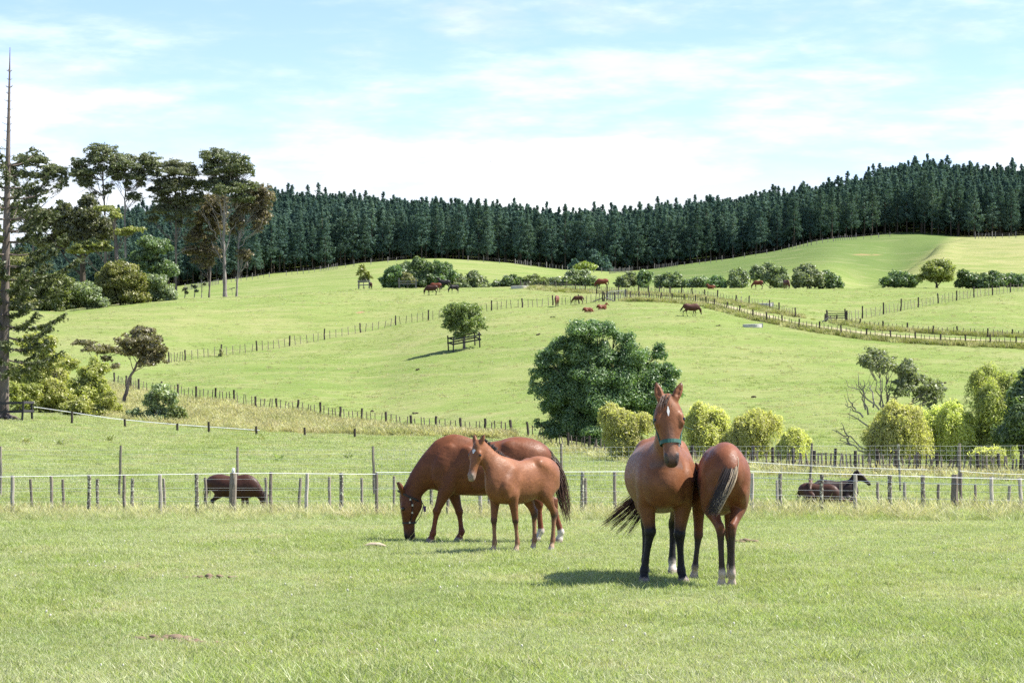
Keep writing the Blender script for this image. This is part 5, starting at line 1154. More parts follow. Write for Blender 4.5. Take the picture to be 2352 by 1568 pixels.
# ------------------------------------------------------------------ horses: one continuous skin grown round tapering sweeps
def catmull(st, sub):
    st = np.asarray(st, float)
    if len(st) < 3 or sub < 2:
        return st, np.arange(len(st), dtype=float)
    P = np.vstack([2 * st[0] - st[1], st, 2 * st[-1] - st[-2]]); o, prm = [], []
    for i in range(1, len(P) - 2):
        for k in range(sub):
            t_ = k / sub
            o.append(0.5 * ((2 * P[i]) + (-P[i - 1] + P[i + 1]) * t_ + (2 * P[i - 1] - 5 * P[i] + 4 * P[i + 1] - P[i + 2]) * t_**2 + (-P[i - 1] + 3 * P[i] - 3 * P[i + 1] + P[i + 2]) * t_**3)); prm.append(i - 1 + t_)
    o.append(st[-1]); prm.append(len(st) - 1.0)
    o = np.array(o); o[:, 3:] = np.maximum(o[:, 3:], 0.004); return o, np.array(prm)
class Skin:
    def __init__(s): s.sw = []
    def add(s, name, st, k=0.03, side=(0, 1, 0), sub=4, cut=False):
        S_, pr = catmull([tuple(x) for x in st], sub)
        side = np.asarray(side, float); side /= np.linalg.norm(side)
        s.sw.append((name, S_, pr, k, side, cut))
    @staticmethod
    def dist(p, S_, pr, side):
        best = np.full(p.shape[:-1], 1e9); bp = np.zeros(p.shape[:-1])
        for i in range(len(S_) - 1):
            a, b_ = S_[i], S_[i + 1]; ab = b_[:3] - a[:3]; L2 = ab @ ab + 1e-12
            t_ = np.clip(((p - a[:3]) @ ab) / L2, 0, 1)
            q = p - a[:3] - t_[..., None] * ab
            ru = a[3] + (b_[3] - a[3]) * t_; rs = a[4] + (b_[4] - a[4]) * t_
            sc_ = q @ side; rest2 = np.maximum(np.sum(q * q, -1) - sc_ * sc_, 0)
            g_ = np.sqrt(rest2 / (ru * ru) + sc_ * sc_ / (rs * rs) + 1e-12)
            d_ = (g_ - 1) * np.minimum(ru, rs)
            w_ = d_ < best; best = np.where(w_, d_, best); bp = np.where(w_, pr[i] + (pr[i + 1] - pr[i]) * t_, bp)
        return best, bp
    def grow(s, h, floor=True):
        lo = np.min([np.min(S_[:, :3] - S_[:, 3:].max(1)[:, None], 0) for n_, S_, *_ in s.sw], 0) - 3 * h
        hi = np.max([np.max(S_[:, :3] + S_[:, 3:].max(1)[:, None], 0) for n_, S_, *_ in s.sw], 0) + 3 * h
        n = np.ceil((hi - lo) / h).astype(int) + 1
        D = np.full(n, 0.5)
        for name, S_, pr, k, side, cut in s.sw:
            m_ = max(k, 0) * 1.2 + 2 * h; r_ = S_[:, 3:].max(1)[:, None]
            a = np.clip(((np.min(S_[:, :3] - r_, 0) - m_ - lo) / h).astype(int), 0, n - 1); b_ = np.clip(((np.max(S_[:, :3] + r_, 0) + m_ - lo) / h).astype(int) + 2, 1, n)
            d_ = np.full(b_ - a, 0.5)
            for si in range(len(S_) - 1):                       # each segment only where it can matter
                sg_ = S_[si:si + 2]; rr_ = sg_[:, 3:].max()
                a1 = np.clip(((sg_[:, :3].min(0) - rr_ - m_ - lo) / h).astype(int), a, b_ - 1); b1 = np.clip(((sg_[:, :3].max(0) + rr_ + m_ - lo) / h).astype(int) + 2, a1 + 1, b_)
                ax = [lo[i] + h * np.arange(a1[i], b1[i]) for i in range(3)]
                g_ = np.stack(np.meshgrid(*ax, indexing='ij'), -1); dd_, _ = s.dist(g_, sg_, pr[si:si + 2], side)
                ss = tuple(slice(a1[i] - a[i], b1[i] - a[i]) for i in range(3)); d_[ss] = np.minimum(d_[ss], dd_)
            sl = tuple(slice(a[i], b_[i]) for i in range(3)); d0 = D[sl]
            if cut:
                hh = np.clip(0.5 - 0.5 * (d0 + d_) / k, 0, 1); D[sl] = d0 * (1 - hh) - d_ * hh + k * hh * (1 - hh)
            else:
                hh = np.clip(0.5 + 0.5 * (d0 - d_) / k, 0, 1); D[sl] = d0 * (1 - hh) + d_ * hh - k * hh * (1 - hh)
        if floor:
            z = lo[2] + h * np.arange(n[2]); D = np.maximum(D, -(z + 0.012)[None, None, :])
        ins = D < 0
        c8 = [(i, j, k_) for i in (0, 1) for j in (0, 1) for k_ in (0, 1)]
        cnt = sum(ins[i:n[0] - 1 + i, j:n[1] - 1 + j, k_:n[2] - 1 + k_].astype(np.int8) for i, j, k_ in c8)
        act = (cnt > 0) & (cnt < 8); idx = np.argwhere(act); vid = np.full(act.shape, -1, np.int64); vid[act] = np.arange(len(idx))
        acc = np.zeros((len(idx), 3)); num = np.zeros(len(idx))
        for p0 in c8:
            for ax in range(3):
                if p0[ax]: continue
                p1 = list(p0); p1[ax] = 1
                i0 = idx + np.array(p0); i1 = idx + np.array(p1)
                a = D[i0[:, 0], i0[:, 1], i0[:, 2]]; b_ = D[i1[:, 0], i1[:, 1], i1[:, 2]]
                m_ = (a < 0) != (b_ < 0); t_ = np.where(m_, a / np.where(m_, a - b_, 1), 0)
                pos = np.tile(np.array(p0, float), (len(idx), 1)); pos[:, ax] += t_
                acc += pos * m_[:, None]; num += m_
        V = lo + h * (idx + acc / num[:, None])
        Q = []
        for ax in range(3):
            u_, v_ = (ax + 1) % 3, (ax + 2) % 3
            sl0 = [slice(None)] * 3; sl1 = [slice(None)] * 3; sl0[ax] = slice(0, n[ax] - 1); sl1[ax] = slice(1, n[ax])
            cr = ins[tuple(sl0)] != ins[tuple(sl1)]; e = np.argwhere(cr)
            e = e[(e[:, u_] > 0) & (e[:, v_] > 0) & (e[:, u_] < n[u_] - 1) & (e[:, v_] < n[v_] - 1)]
            first = ins[e[:, 0], e[:, 1], e[:, 2]]
            du = np.zeros(3, int); du[u_] = 1; dv = np.zeros(3, int); dv[v_] = 1
            f = np.stack([vid[tuple((e - du - dv).T)], vid[tuple((e - dv).T)], vid[tuple(e.T)], vid[tuple((e - du).T)]], 1)
            f[~first] = f[~first][:, ::-1]; Q.append(f)
        Q = np.vstack(Q)
        # light relaxation
        for _ in range(2):
            acc = np.zeros_like(V); num = np.zeros(len(V))
            for a, b_ in ((0, 1), (1, 2), (2, 3), (3, 0)):
                np.add.at(acc, Q[:, a], V[Q[:, b_]]); np.add.at(num, Q[:, a], 1); np.add.at(acc, Q[:, b_], V[Q[:, a]]); np.add.at(num, Q[:, b_], 1)
            V = V * 0.6 + 0.4 * acc / np.maximum(num, 1)[:, None]
        return V, Q
    def ids(s, V):
        best = np.full(len(V), 1e9); who = np.zeros(len(V), int); par = np.zeros(len(V))
        for i, (name, S_, pr, k, side, cut) in enumerate(s.sw):
            if cut: continue
            d_, p_ = s.dist(V, S_, pr, side); w_ = d_ < best
            best = np.where(w_, d_, best); who = np.where(w_, i, who); par = np.where(w_, p_, par)
        return who, par

cm, ct, cb = material('horse_coat', 0.5, 0.24)
va = N(ct, 'ShaderNodeVertexColor', layer_name='coat'); tcn = N(ct, 'ShaderNodeTexCoord')
nn = noise(ct, 7, 5, 0.6, tcn.outputs['Object']); nf = noise(ct, 60, 2, 0.6, tcn.outputs['Object'])
cc = mixc(ct, 1.0, va.outputs[0], ramp(ct, nn, [(0.3, (0.78, 0.75, 0.72)), (0.7, (1.14, 1.14, 1.14))]), 'MULTIPLY')
hmap = N(ct, 'ShaderNodeMapping'); hmap.inputs['Scale'].default_value = (14, 60, 34); ct.links.new(tcn.outputs['Object'], hmap.inputs[0])
hs_ = noise(ct, 2.2, 4, 0.7, hmap.outputs[0])
cc = mixc(ct, 1.0, cc, ramp(ct, hs_, [(0.28, (0.70, 0.66, 0.64)), (0.72, (1.22, 1.24, 1.28))]), 'MULTIPLY')
ct.links.new(cc, cb.inputs['Base Color']); ct.links.new(maprange(ct, nf, 0.3, 0.7, 0.42, 0.62), cb.inputs['Roughness'])
cb.inputs['Sheen Weight'].default_value = 0.03; cb.inputs['Sheen Roughness'].default_value = 0.4
bmp = N(ct, 'ShaderNodeBump'); bmp.inputs['Strength'].default_value = 0.35; bmp.inputs['Distance'].default_value = 0.03
ct.links.new(nn, bmp.inputs['Height']); ct.links.new(bmp.outputs[0], cb.inputs['Normal'])
MAT['coat'] = cm
def hairmat(name, c):
    m, t, b = material(name, 0.5, 0.4); g_ = N(t, 'ShaderNodeNewGeometry')
    t.links.new(ramp(t, g_.outputs['Random Per Island'], [(0, tuple(0.5 * x for x in c)), (1, tuple(1.6 * x for x in c))]), b.inputs['Base Color']); return m
HAIR = {'dark': hairmat('hair_dark', (0.022, 0.015, 0.012)), 'brown': hairmat('hair_brown', (0.055, 0.025, 0.014)), 'grey': hairmat('hair_grey', (0.06, 0.052, 0.05)), 'red': hairmat('hair_red', (0.09, 0.032, 0.015)), 'cream': hairmat('hair_cream', (0.42, 0.33, 0.22))}
em, et, eb = material('eye', 0.08, 0.6); eb.inputs['Base Color'].default_value = (0.008, 0.006, 0.005, 1); MAT['eye'] = em
MAT['halter_green'] = plain('halter_green', (0.035, 0.11, 0.085), 0.6, 0.3); MAT['halter_black'] = plain('halter_black', (0.015, 0.015, 0.018), 0.5, 0.4)
MAT['buckle'] = plain('buckle', (0.4, 0.4, 0.4), 0.3, 0.6, 0.8); MAT['purple'] = plain('purple_tag', (0.10, 0.045, 0.16), 0.6, 0.3)

def vlerp(a, b_, t_): return np.asarray(a, float) * (1 - t_) + np.asarray(b_, float) * t_
def fore(B, tagname, E, K, Fk, T, H_, R=1.0, top=None):
    E, K, Fk, T = [np.asarray(x, float) for x in (E, K, Fk, T)]
    C_ = vlerp(Fk, T, 0.60); top = np.asarray(top, float) if top is not None else E + np.array([0.03, -0.15 * E[1] / abs(E[1]) * 0.1, 0.14]) * H_
    r = lambda a, b_: (a * H_ * R, b_ * H_ * R)
    st = [(*top, *r(.095, .055)), (*E, *r(.080, .060)), (*vlerp(E, K, .3), *r(.062, .052)), (*vlerp(E, K, .68), *r(.044, .041)), (*vlerp(E, K, .92), *r(.037, .037)), (*K, *r(.040, .039)), (*vlerp(K, Fk, .16), *r(.029, .029)), (*vlerp(K, Fk, .5), *r(.0235, .0215)),
          (*vlerp(K, Fk, .85), *r(.0255, .024)), (*Fk, *r(.033, .030)), (*vlerp(Fk, C_, .55), *r(.025, .025)), (*C_, *r(.034, .033)), (*T, *r(.043, .041))]
    B.add(tagname, st, 0.022 * H_)
def hind(B, tagname, hip, Sf, Hk, Fk, T, H_, R=1.0):
    hip, Sf, Hk, Fk, T = [np.asarray(x, float) for x in (hip, Sf, Hk, Fk, T)]
    C_ = vlerp(Fk, T, 0.60); r = lambda a, b_: (a * H_ * R, b_ * H_ * R)
    st = [(*hip, *r(.145, .085)), (*vlerp(hip, Sf, .55), *r(.145, .082)), (*Sf, *r(.100, .066)), (*vlerp(Sf, Hk, .35), *r(.072, .050)), (*vlerp(Sf, Hk, .75), *r(.043, .036)), (*Hk, *r(.048, .036)), (*vlerp(Hk, Fk, .2), *r(.034, .028)), (*vlerp(Hk, Fk, .5), *r(.0265, .024)),
          (*vlerp(Hk, Fk, .86), *r(.028, .026)), (*Fk, *r(.035, .031)), (*vlerp(Fk, C_, .55), *r(.026, .026)), (*C_, *r(.034, .033)), (*T, *r(.043, .041))]
    B.add(tagname, st, 0.024 * H_)
    back = Hk - Fk; ax = np.array([-1, 0, 0.0])
    B.add(tagname + '_point', [(*(Hk + np.array([-.030, 0, .035]) * H_), .022 * H_, .02 * H_), (*(vlerp(Hk, Sf, .35) + np.array([-.035, 0, 0.0]) * H_), .016 * H_, .015 * H_)], 0.02 * H_)
def head_frame(poll, dirv, up):
    a = np.asarray(dirv, float); a /= np.linalg.norm(a); n_ = np.asarray(up, float); n_ -= a * (a @ n_); n_ /= np.linalg.norm(n_); s_ = np.cross(n_, a)
    return np.asarray(poll, float), a, n_, s_
def head(B, fr, L, ears=((0.6, 0.35, 0.72), (0.6, 0.35, 0.72)), wide=1.0, deep=1.0, sharp=1.0):
    o, a, n_, s_ = fr
    def P(x, y, z): return o + L * (x * a + y * n_ + z * s_)
    def S_(lst): return [(*P(x, y * deep, 0), ru * L * deep, rs * L * wide) for x, y, ru, rs in lst]
    B.add('skull', S_([(0.02, -.13, .12, .10), (.14, -.14, .155, .155), (.28, -.145, .158, .185), (.40, -.145, .145, .175), (.55, -.14, .122, .125), (.72, -.14, .102, .098), (.86, -.145, .100, .098), (.96, -.16, .085, .085)]), 0.03 * L, s_)
    B.add('jaw', S_([(.10, -.22, .12, .085), (.24, -.30, .145, .105), (.38, -.28, .115, .095), (.58, -.225, .07, .06), (.80, -.215, .055, .062), (.92, -.225, .055, .06)]), 0.05 * L, s_)
    for s in (-1, 1):
        B.add('brow', [(*P(.28, -.055 * deep, s * .145 * wide), .045 * L, .04 * L), (*P(.38, -.065 * deep, s * .155 * wide), .045 * L, .035 * L)], 0.05 * L, s_, 2)
        B.add('nostril', [(*P(.88, -.09, s * .065 * wide), .04 * L, .03 * L), (*P(.945, -.11, s * .06 * wide), .042 * L, .032 * L)], 0.03 * L, s_, 2)
        B.add('nostril_hole', [(*P(.935, -.075, s * .085 * wide), .026 * L, .022 * L), (*P(.975, -.115, s * .075 * wide), .018 * L, .02 * L)], 0.015 * L, s_, 2, True)
        up_, out_, fw = ears[0 if s > 0 else 1]
        base = P(.03, -.07, s * .085 * wide); ax = -a * up_ + s_ * s * out_ + n_ * fw; ax /= np.linalg.norm(ax); le = .30 * L
        B.add('ear', [(*(base), .05 * L, .058 * L), (*(base + ax * le * .38), .058 * L, .070 * L), (*(base + ax * le * .7), .044 * L, .054 * L), (*(base + ax * le), .012 * L, .012 * L)], 0.015 * L, s_)
        hb_ = base + n_ * .05 * L + s_ * s * 0.012 * L
        B.add('ear_hole', [(*(hb_ + ax * le * .25), .025 * L, .028 * L), (*(hb_ + ax * le * .6), .026 * L, .024 * L), (*(hb_ + ax * le * .85), .010 * L, .010 * L)], 0.008 * L, s_, 3, True)
def torso(B, H_, stt, k=0.05, y0=None):
    st = [(x * H_, (y0(x) if y0 else 0.0) * H_, (zt + zb) / 2 * H_, (zt - zb) / 2 * H_, w * H_) for x, zt, zb, w in stt]
    B.add('torso', st, k * H_, sub=5)
TOR = [(.526,.70,.55,.06),(.46,.835,.485,.115),(.36,.955,.445,.145),(.23,.967,.434,.168),(.046,.94,.428,.197),(-.13,.955,.465,.197),(-.26,.985,.522,.184),(-.395,.965,.60,.160),(-.487,.90,.68,.115),(-.526,.84,.745,.06)]
TORF = [(.44,.72,.58,.055),(.40,.83,.54,.095),(.32,.955,.515,.120),(.20,.965,.505,.135),(.04,.955,.505,.150),(-.12,.975,.54,.150),(-.24,1.0,.58,.150),(-.35,.98,.64,.140),(-.42,.92,.70,.105),(-.455,.86,.76,.055)]
def coat_colors(B, V, c, H_):
    who, par = B.ids(V); names = np.array([w[0] for w in B.sw]); nm = names[who]
    base = np.array(c['base']); col = np.tile(base, (len(V), 1))
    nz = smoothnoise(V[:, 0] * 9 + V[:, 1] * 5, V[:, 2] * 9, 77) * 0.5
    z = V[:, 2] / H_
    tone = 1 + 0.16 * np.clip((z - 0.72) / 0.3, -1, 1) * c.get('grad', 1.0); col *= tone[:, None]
    def blend(mask, w_, cc_): 
        w_ = np.clip(w_, 0, 1)[:, None] * mask[:, None]; col[:] = col * (1 - w_) + np.array(cc_) * w_
    pts = c.get('points'); legs = np.char.startswith(nm, 'leg')
    if pts is not None:
        blend(legs, (par - c.get('point_from', 3.2) + nz * 0.6) / 1.4, pts)
    elif 'lower' in c:
        blend(legs, (par - 4.5 + nz) / 2.5, c['lower'])
    if 'knee' in c: blend(legs, 1 - np.abs(par - 5.2 + nz * 0.5) / 1.3, c['knee'])
    for L_, s_ in c.get('socks', {}).items(): blend(np.char.startswith(nm, L_), (par - s_ + nz * 0.7) / 0.7, c.get('sock', (.55, .50, .44)))
    blend(legs, (par - 11.15) / 0.3, c.get('hoof', (.20, .17, .145)))
    hd = np.isin(nm, ['skull', 'jaw', 'nostril'])
    blend(nm == 'skull', (par - c.get('muz_from', 5.6)) / 1.4, c.get('muzzle', (.02, .015, .013))); blend(nm == 'jaw', (par - 3.4) / 1.2, c.get('muzzle', (.02, .015, .013))); blend(nm == 'nostril', np.ones(len(V)), c.get('muzzle', (.02, .015, .013)))
    blend(nm == 'ear', (par - 1.6) / 1.2, tuple(0.35 * x for x in c['base']))
    return col
def strands(lines, w, mat, name, parent, taper=0.25):
    mb = MB()
    for L_ in lines: mb.tube(L_, np.linspace(w, w * taper, len(L_)), 3)
    o = mb.build(name, mat, parent, True); return o
def finish_horse(name, label, B, H_, c, loc, rz, vox, group=None, floor=True):
    root = empty(name, loc, rz)
    V, Q = B.grow(vox, floor); me = mesh_np('body', V, Q, True); col = coat_colors(B, V, c, H_)
    if c.get('paint'): c['paint'](V, col)
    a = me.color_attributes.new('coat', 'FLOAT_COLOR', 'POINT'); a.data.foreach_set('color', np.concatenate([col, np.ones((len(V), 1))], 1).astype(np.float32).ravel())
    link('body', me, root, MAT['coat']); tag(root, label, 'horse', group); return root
def eyes(root, fr, L, wide=1.0, deep=1.0):
    o, a, n_, s_ = fr
    for s in (-1, 1):
        import bmesh
        bm = bmesh.new(); bmesh.ops.create_uvsphere(bm, u_segments=12, v_segments=8, radius=.040 * L); me = bpy.data.meshes.new('eye'); bm.to_mesh(me); bm.free()
        e = link('eye', me, root, MAT['eye']); e.location = Vector(o + L * (.335 * a - .060 * deep * n_ + s * (.186 * wide - .012) * s_))
def ring(fr, L, x, ru, rs, n0, mat, name, parent, w=0.022, tilt=0.0, seg=22, a0=0, a1=6.283):
    """a flat strap round the head at station x"""
    o, a, n_, s_ = fr; v, q = [], []
    an = np.linspace(a0, a1, seg + 1)
    for t_ in an:
        d_ = math.cos(t_) * n_ * ru + math.sin(t_) * s_ * rs; c = o + L * (a * (x + tilt * math.cos(t_)) + n_ * n0 + d_)
        for e, f in ((-1, 0), (1, 0), (1, .008), (-1, .008)): v.append(c + a * e * w / 2 + d_ / (np.linalg.norm(d_) + 1e-9) * f)
    for i in range(seg):
        for k in range(4): q.append([i * 4 + k, i * 4 + (k + 1) % 4, i * 4 + 4 + (k + 1) % 4, i * 4 + 4 + k])
    return link(name, mesh_np(name, np.array(v), np.array(q)), parent, mat)
def strap(pts, w, mat, name, parent, r=0.012):
    mb = MB(); mb.tube(pts, r, 6, 0.5); return mb.build(name, mat, parent, True)
def tail_lines(dock, n, L, drift, curve=0.35, spread=0.06, seg=7):
    out_ = []; dock = np.asarray(dock, float)
    for i in range(n):
        l = L * rng.uniform(0.6, 1.0); sp = rng.normal(size=3) * spread; t_ = np.linspace(0, 1, seg)[:, None]
        st = dock + rng.normal(size=3) * 0.018 + np.array([0, 0, -rng.uniform(0, 0.12)]) * 1.0
        p = st + np.array([-0.10, 0, 0.0]) * np.sin(np.clip(t_ * 3, 0, 1.57)) * curve * 2 + np.array(drift) * l * t_ ** 1.5 + sp * t_ * 1.3 * np.sin(t_ * 2.6) + np.array([0, 0, -1.0]) * l * (t_ ** 1.15)
        out_.append(p)
    return out_
def mane_lines(crest, n, L, lay, up=0.0, seg=5):
    crest = np.asarray(crest, float); out_ = []
    for i in range(n):
        u = rng.random() * (len(crest) - 1); k = int(u); p = crest[k] * (1 - u + k) + crest[min(k + 1, len(crest) - 1)] * (u - k); l = L * rng.uniform(0.6, 1.1); t_ = np.linspace(0, 1, seg)[:, None]
        d_ = np.asarray(lay, float) + rng.normal(size=3) * 0.14
        out_.append(p + rng.normal(size=3) * 0.008 + d_ * l * t_ + np.array([0, 0, up]) * l * np.sin(t_ * 2.2) - np.array([0, 0, 0.25]) * l * t_ ** 2 * (0 if up > 0.4 else 1))
    return out_

BAY = dict(base=(.150, .052, .025), points=(.012, .010, .010))
# ---- grazing chestnut mare (side on)
def graze_mare():
    B = Skin(); H_ = 1.52
    torso(B, 1.0, [(.80,1.06,.84,.09),(.70,1.27,.75,.17),(.55,1.46,.69,.22),(.36,1.475,.67,.25),(.07,1.43,.665,.30),(-.2,1.455,.72,.30),(-.4,1.505,.80,.285),(-.6,1.465,.92,.25),(-.73,1.37,1.04,.18),(-.79,1.28,1.13,.10)])
    B.add('withers', [(.68,0,1.36,.10,.06),(.52,0,1.44,.085,.06),(.34,0,1.42,.06,.06)], .08)
    B.add('neck', [(.50,0,1.16,.30,.17),(.70,0,1.10,.26,.15),(.86,0,1.02,.205,.125),(.97,0,.91,.175,.105),(1.06,0,.775,.150,.092),(1.14,0,.64,.130,.085)], .07)
    for s in (-1, 1):
        B.add('shoulder', [(.56,s*.14,1.30,.10,.06),(.66,s*.175,1.10,.14,.075),(.70,s*.17,.93,.12,.07)], .022)
        B.add('rib', [(.30,s*.20,1.28,.10,.05),(.18,s*.27,1.05,.12,.045),(.16,s*.25,.84,.10,.04)], .03)
        B.add('triceps', [(.44,s*.20,1.08,.10,.05),(.54,s*.20,.90,.09,.05)], .02)
        B.add('glute', [(-.30,s*.16,1.30,.16,.10),(-.55,s*.17,1.20,.17,.09),(-.68,s*.15,1.05,.12,.08)], .03)
        B.add('hip', [(-.26,s*.19,1.36,.06,.05),(-.36,s*.21,1.30,.05,.045)], .03)
    fore(B, 'leg_fl', (.60,.17,.80), (.745,.16,.455), (.80,.155,.135), (.850,.155,.0), H_, 1.0, top=(.64,.15,.98))
    fore(B, 'leg_fr', (.55,-.17,.80), (.435,-.16,.43), (.40,-.155,.14), (.455,-.155,0), H_, 1.0, top=(.62,-.15,.98))
    hind(B, 'leg_hl', (-.50,.16,1.12), (-.47,.18,.86), (-.90,.15,.56), (-1.02,.15,.15), (-.985,.15,0), H_)
    hind(B, 'leg_hr', (-.48,-.16,1.12), (-.36,-.18,.82), (-.70,-.15,.55), (-.74,-.15,.15), (-.655,-.15,0), H_)
    fr = head_frame((1.275,0,.715), (-.035,0,-1), (1,0,.02)); head(B, fr, .70, ((.75,.35,.25),(.75,.30,.45)))
    return B, fr, H_
CHEST = dict(base=(.140, .048, .018), socks={'leg_hl': 7.9, 'leg_hr': 8.2}, muzzle=(.022,.014,.012), muz_from=5.2, lower=(.15,.045,.02), hoof=(.30,.24,.19))
B, fr, H_ = graze_mare()
g1 = hit(1124, 1244.5, 15, 60)
hm = finish_horse('horse', 'chestnut mare grazing with lowered head and black halter beside the standing foal', B, H_, CHEST, g1, math.pi, 0.015)
eyes(hm, fr, .70)
strands(tail_lines((-.77,.02,1.36), 190, 1.0, (-.16,0.03,0), .9, .045), .006, HAIR['brown'], 'tail', hm)
crest = [(.62,-.01,1.45),(.80,-.01,1.35),(.95,-.02,1.21),(1.08,-.02,1.03),(1.19,-.02,.84),(1.27,-.01,.71)]
strands(mane_lines(crest, 150, .17, (.05,-.75,-.6)), .006, HAIR['red'], 'mane', hm)
hal = ring(fr, .70, .63, .135, .115, -.165, MAT['halter_black'], 'halter', hm, .024)
ring(fr, .70, .09, .225, .155, -.18, MAT['halter_black'], 'crown_strap', hal, .026, -.12)
o_, a_, n_, s_ = fr
for s in (-1, 1):
    strap([o_ + .70 * (x * a_ + y * n_ + s * z * s_) for x, y, z in ((.13,-.22,.155),(.30,-.26,.16),(.48,-.23,.125),(.63,-.19,.118))], .02, MAT['halter_black'], 'cheek_strap', hal)
    for x, y, z in ((.15,-.21,.165),(.27,-.25,.165),(.42,-.24,.142),(.62,-.18,.124)):
        mb = MB(); c_ = o_ + .70 * (x * a_ + y * n_ + s * z * s_); mb.box(c_, (.022,.014,.028)); mb.build('buckle', MAT['buckle'], hal)
strap([o_ + .70 * (x * a_ + y * n_) for x, y in ((.10,-.40),(.30,-.47),(.50,-.40),(.63,-.30))], .02, MAT['halter_black'], 'throat_strap', hal)
mb = MB(); mb.box(o_ + .70 * (.36 * a_ - .49 * n_), (.035,.03,.08)); mb.build('tag', MAT['purple'], hal)

# ---- chestnut foal standing in front of her, three-quarter view
def stand_foal(H_, neck, fr, L, legs, ears, tor=TORF, wide=1.0):
    B = Skin(); torso(B, H_, [(x, a, b_, w * wide) for x, a, b_, w in tor], .045)
    B.add('neck', [tuple(v * H_ for v in s) for s in neck], .05 * H_)
    for s in (-1, 1):
        B.add('shoulder', [(.25*H_,s*.085*H_,.84*H_,.07*H_,.045*H_),(.36*H_,s*.105*H_,.71*H_,.085*H_,.05*H_),(.35*H_,s*.10*H_,.62*H_,.07*H_,.045*H_)], .016 * H_)
        B.add('triceps', [(.20*H_,s*.115*H_,.74*H_,.06*H_,.03*H_),(.27*H_,s*.11*H_,.62*H_,.055*H_,.035*H_)], .015 * H_)
        B.add('glute', [(-.18*H_,s*.09*H_,.88*H_,.10*H_,.06*H_),(-.32*H_,s*.105*H_,.80*H_,.11*H_,.06*H_),(-.38*H_,s*.09*H_,.70*H_,.085*H_,.055*H_)], .018 * H_)
        B.add('hip', [(-.15*H_,s*.115*H_,.92*H_,.04*H_,.03*H_),(-.22*H_,s*.125*H_,.88*H_,.035*H_,.03*H_)], .02 * H_)
    for n_, j in legs.items():
        j = [tuple(v * H_ for v in p) for p in j]
        if n_[4] == 'f': fore(B, n_, *j, H_, .92, top=vlerp(j[0], (.34*H_, j[0][1]*.8, .70*H_), 1.0))
        else: hind(B, n_, *j, H_, .90)
    head(B, fr, L, ears); return B
H_ = 1.28
fr = head_frame((.605*H_, -.13, 1.155*H_), (.36, .02, -.93), (.93, .1, .36))
legs = {'leg_fr': [(.32,-.095,.62),(.355,-.085,.345),(.345,-.085,.115),(.375,-.085,0)], 'leg_fl': [(.27,.095,.62),(.215,.088,.345),(.185,.088,.115),(.214,.088,0)],
        'leg_hl': [(-.30,.085,.78),(-.24,.11,.60),(-.40,.085,.385),(-.385,.08,.115),(-.35,.08,0)], 'leg_hr': [(-.28,-.085,.78),(-.17,-.11,.60),(-.275,-.085,.385),(-.275,-.08,.115),(-.24,-.08,0)]}
B = stand_foal(H_, [(.26,0,.78,.19,.105),(.345,-.01,.84,.165,.085),(.43,-.04,.935,.128,.068),(.50,-.075,1.03,.104,.060),(.55,-.098,1.10,.088,.056)], fr, .50, legs, ((.95,.3,.15),(.95,.3,.05)))
g2 = hit(1201, 1267.5, 15, 60)
FOAL = dict(base=(.195, .078, .032), knee=(.045,.028,.02), socks={'leg_f': 9.5, 'leg_h': 9.6}, sock=(.40,.28,.18), muzzle=(.27,.21,.165), muz_from=5.0, hoof=(.35,.32,.29), lower=(.23,.12,.065))
hf = finish_horse('horse', 'light chestnut foal with white star standing before the grazing mare', B, H_, FOAL, g2, math.radians(180 + 48), 0.014)
eyes(hf, fr, .50)
o_, a_, n_, s_ = fr
def star(parent, fr, L, x, w, l, n0, name='star', y=0.0):
    o_, a_, n_, s_ = fr; v = []
    for i in range(5):
        for j in range(5):
            u, t_ = (i - 2) / 2, (j - 2) / 2; k = max(0, 1 - 0.75 * abs(t_)) * w
            v.append(o_ + L * (a_ * (x + t_ * l) + s_ * (u * k + y) + n_ * (n0 - 0.22 * (u * k) ** 2 / .18)))
    q = [[i * 5 + j, i * 5 + j + 1, i * 5 + 6 + j, i * 5 + 5 + j] for i in range(4) for j in range(4)]
    sm = MAT.setdefault('star', plain('white_hair', (.72, .70, .66), .8, .2)); return link(name, mesh_np(name, np.array(v), np.array(q), True), parent, sm)
star(hf, fr, .50, .24, .05, .085, .022)
crest = np.array([(.22,0,.96),(.30,0,.985),(.37,-.015,1.04),(.43,-.04,1.095),(.485,-.07,1.14),(.54,-.095,1.17)]) * H_
strands(mane_lines(crest, 170, .062, (-.35,.35,.45), .3), .006, HAIR['grey'], 'mane', hf)
strands(mane_lines([o_ + .5*(-.02*a_-.04*n_), o_ + .5*(.05*a_-.01*n_)], 26, .11, tuple(.6*a_ + .5*n_)), .005, HAIR['brown'], 'forelock', hf)
strands(tail_lines((-.44*H_,-.02,.87*H_), 90, .45, (.10,-.06,0), .25, .03), .005, HAIR['brown'], 'tail', hf)

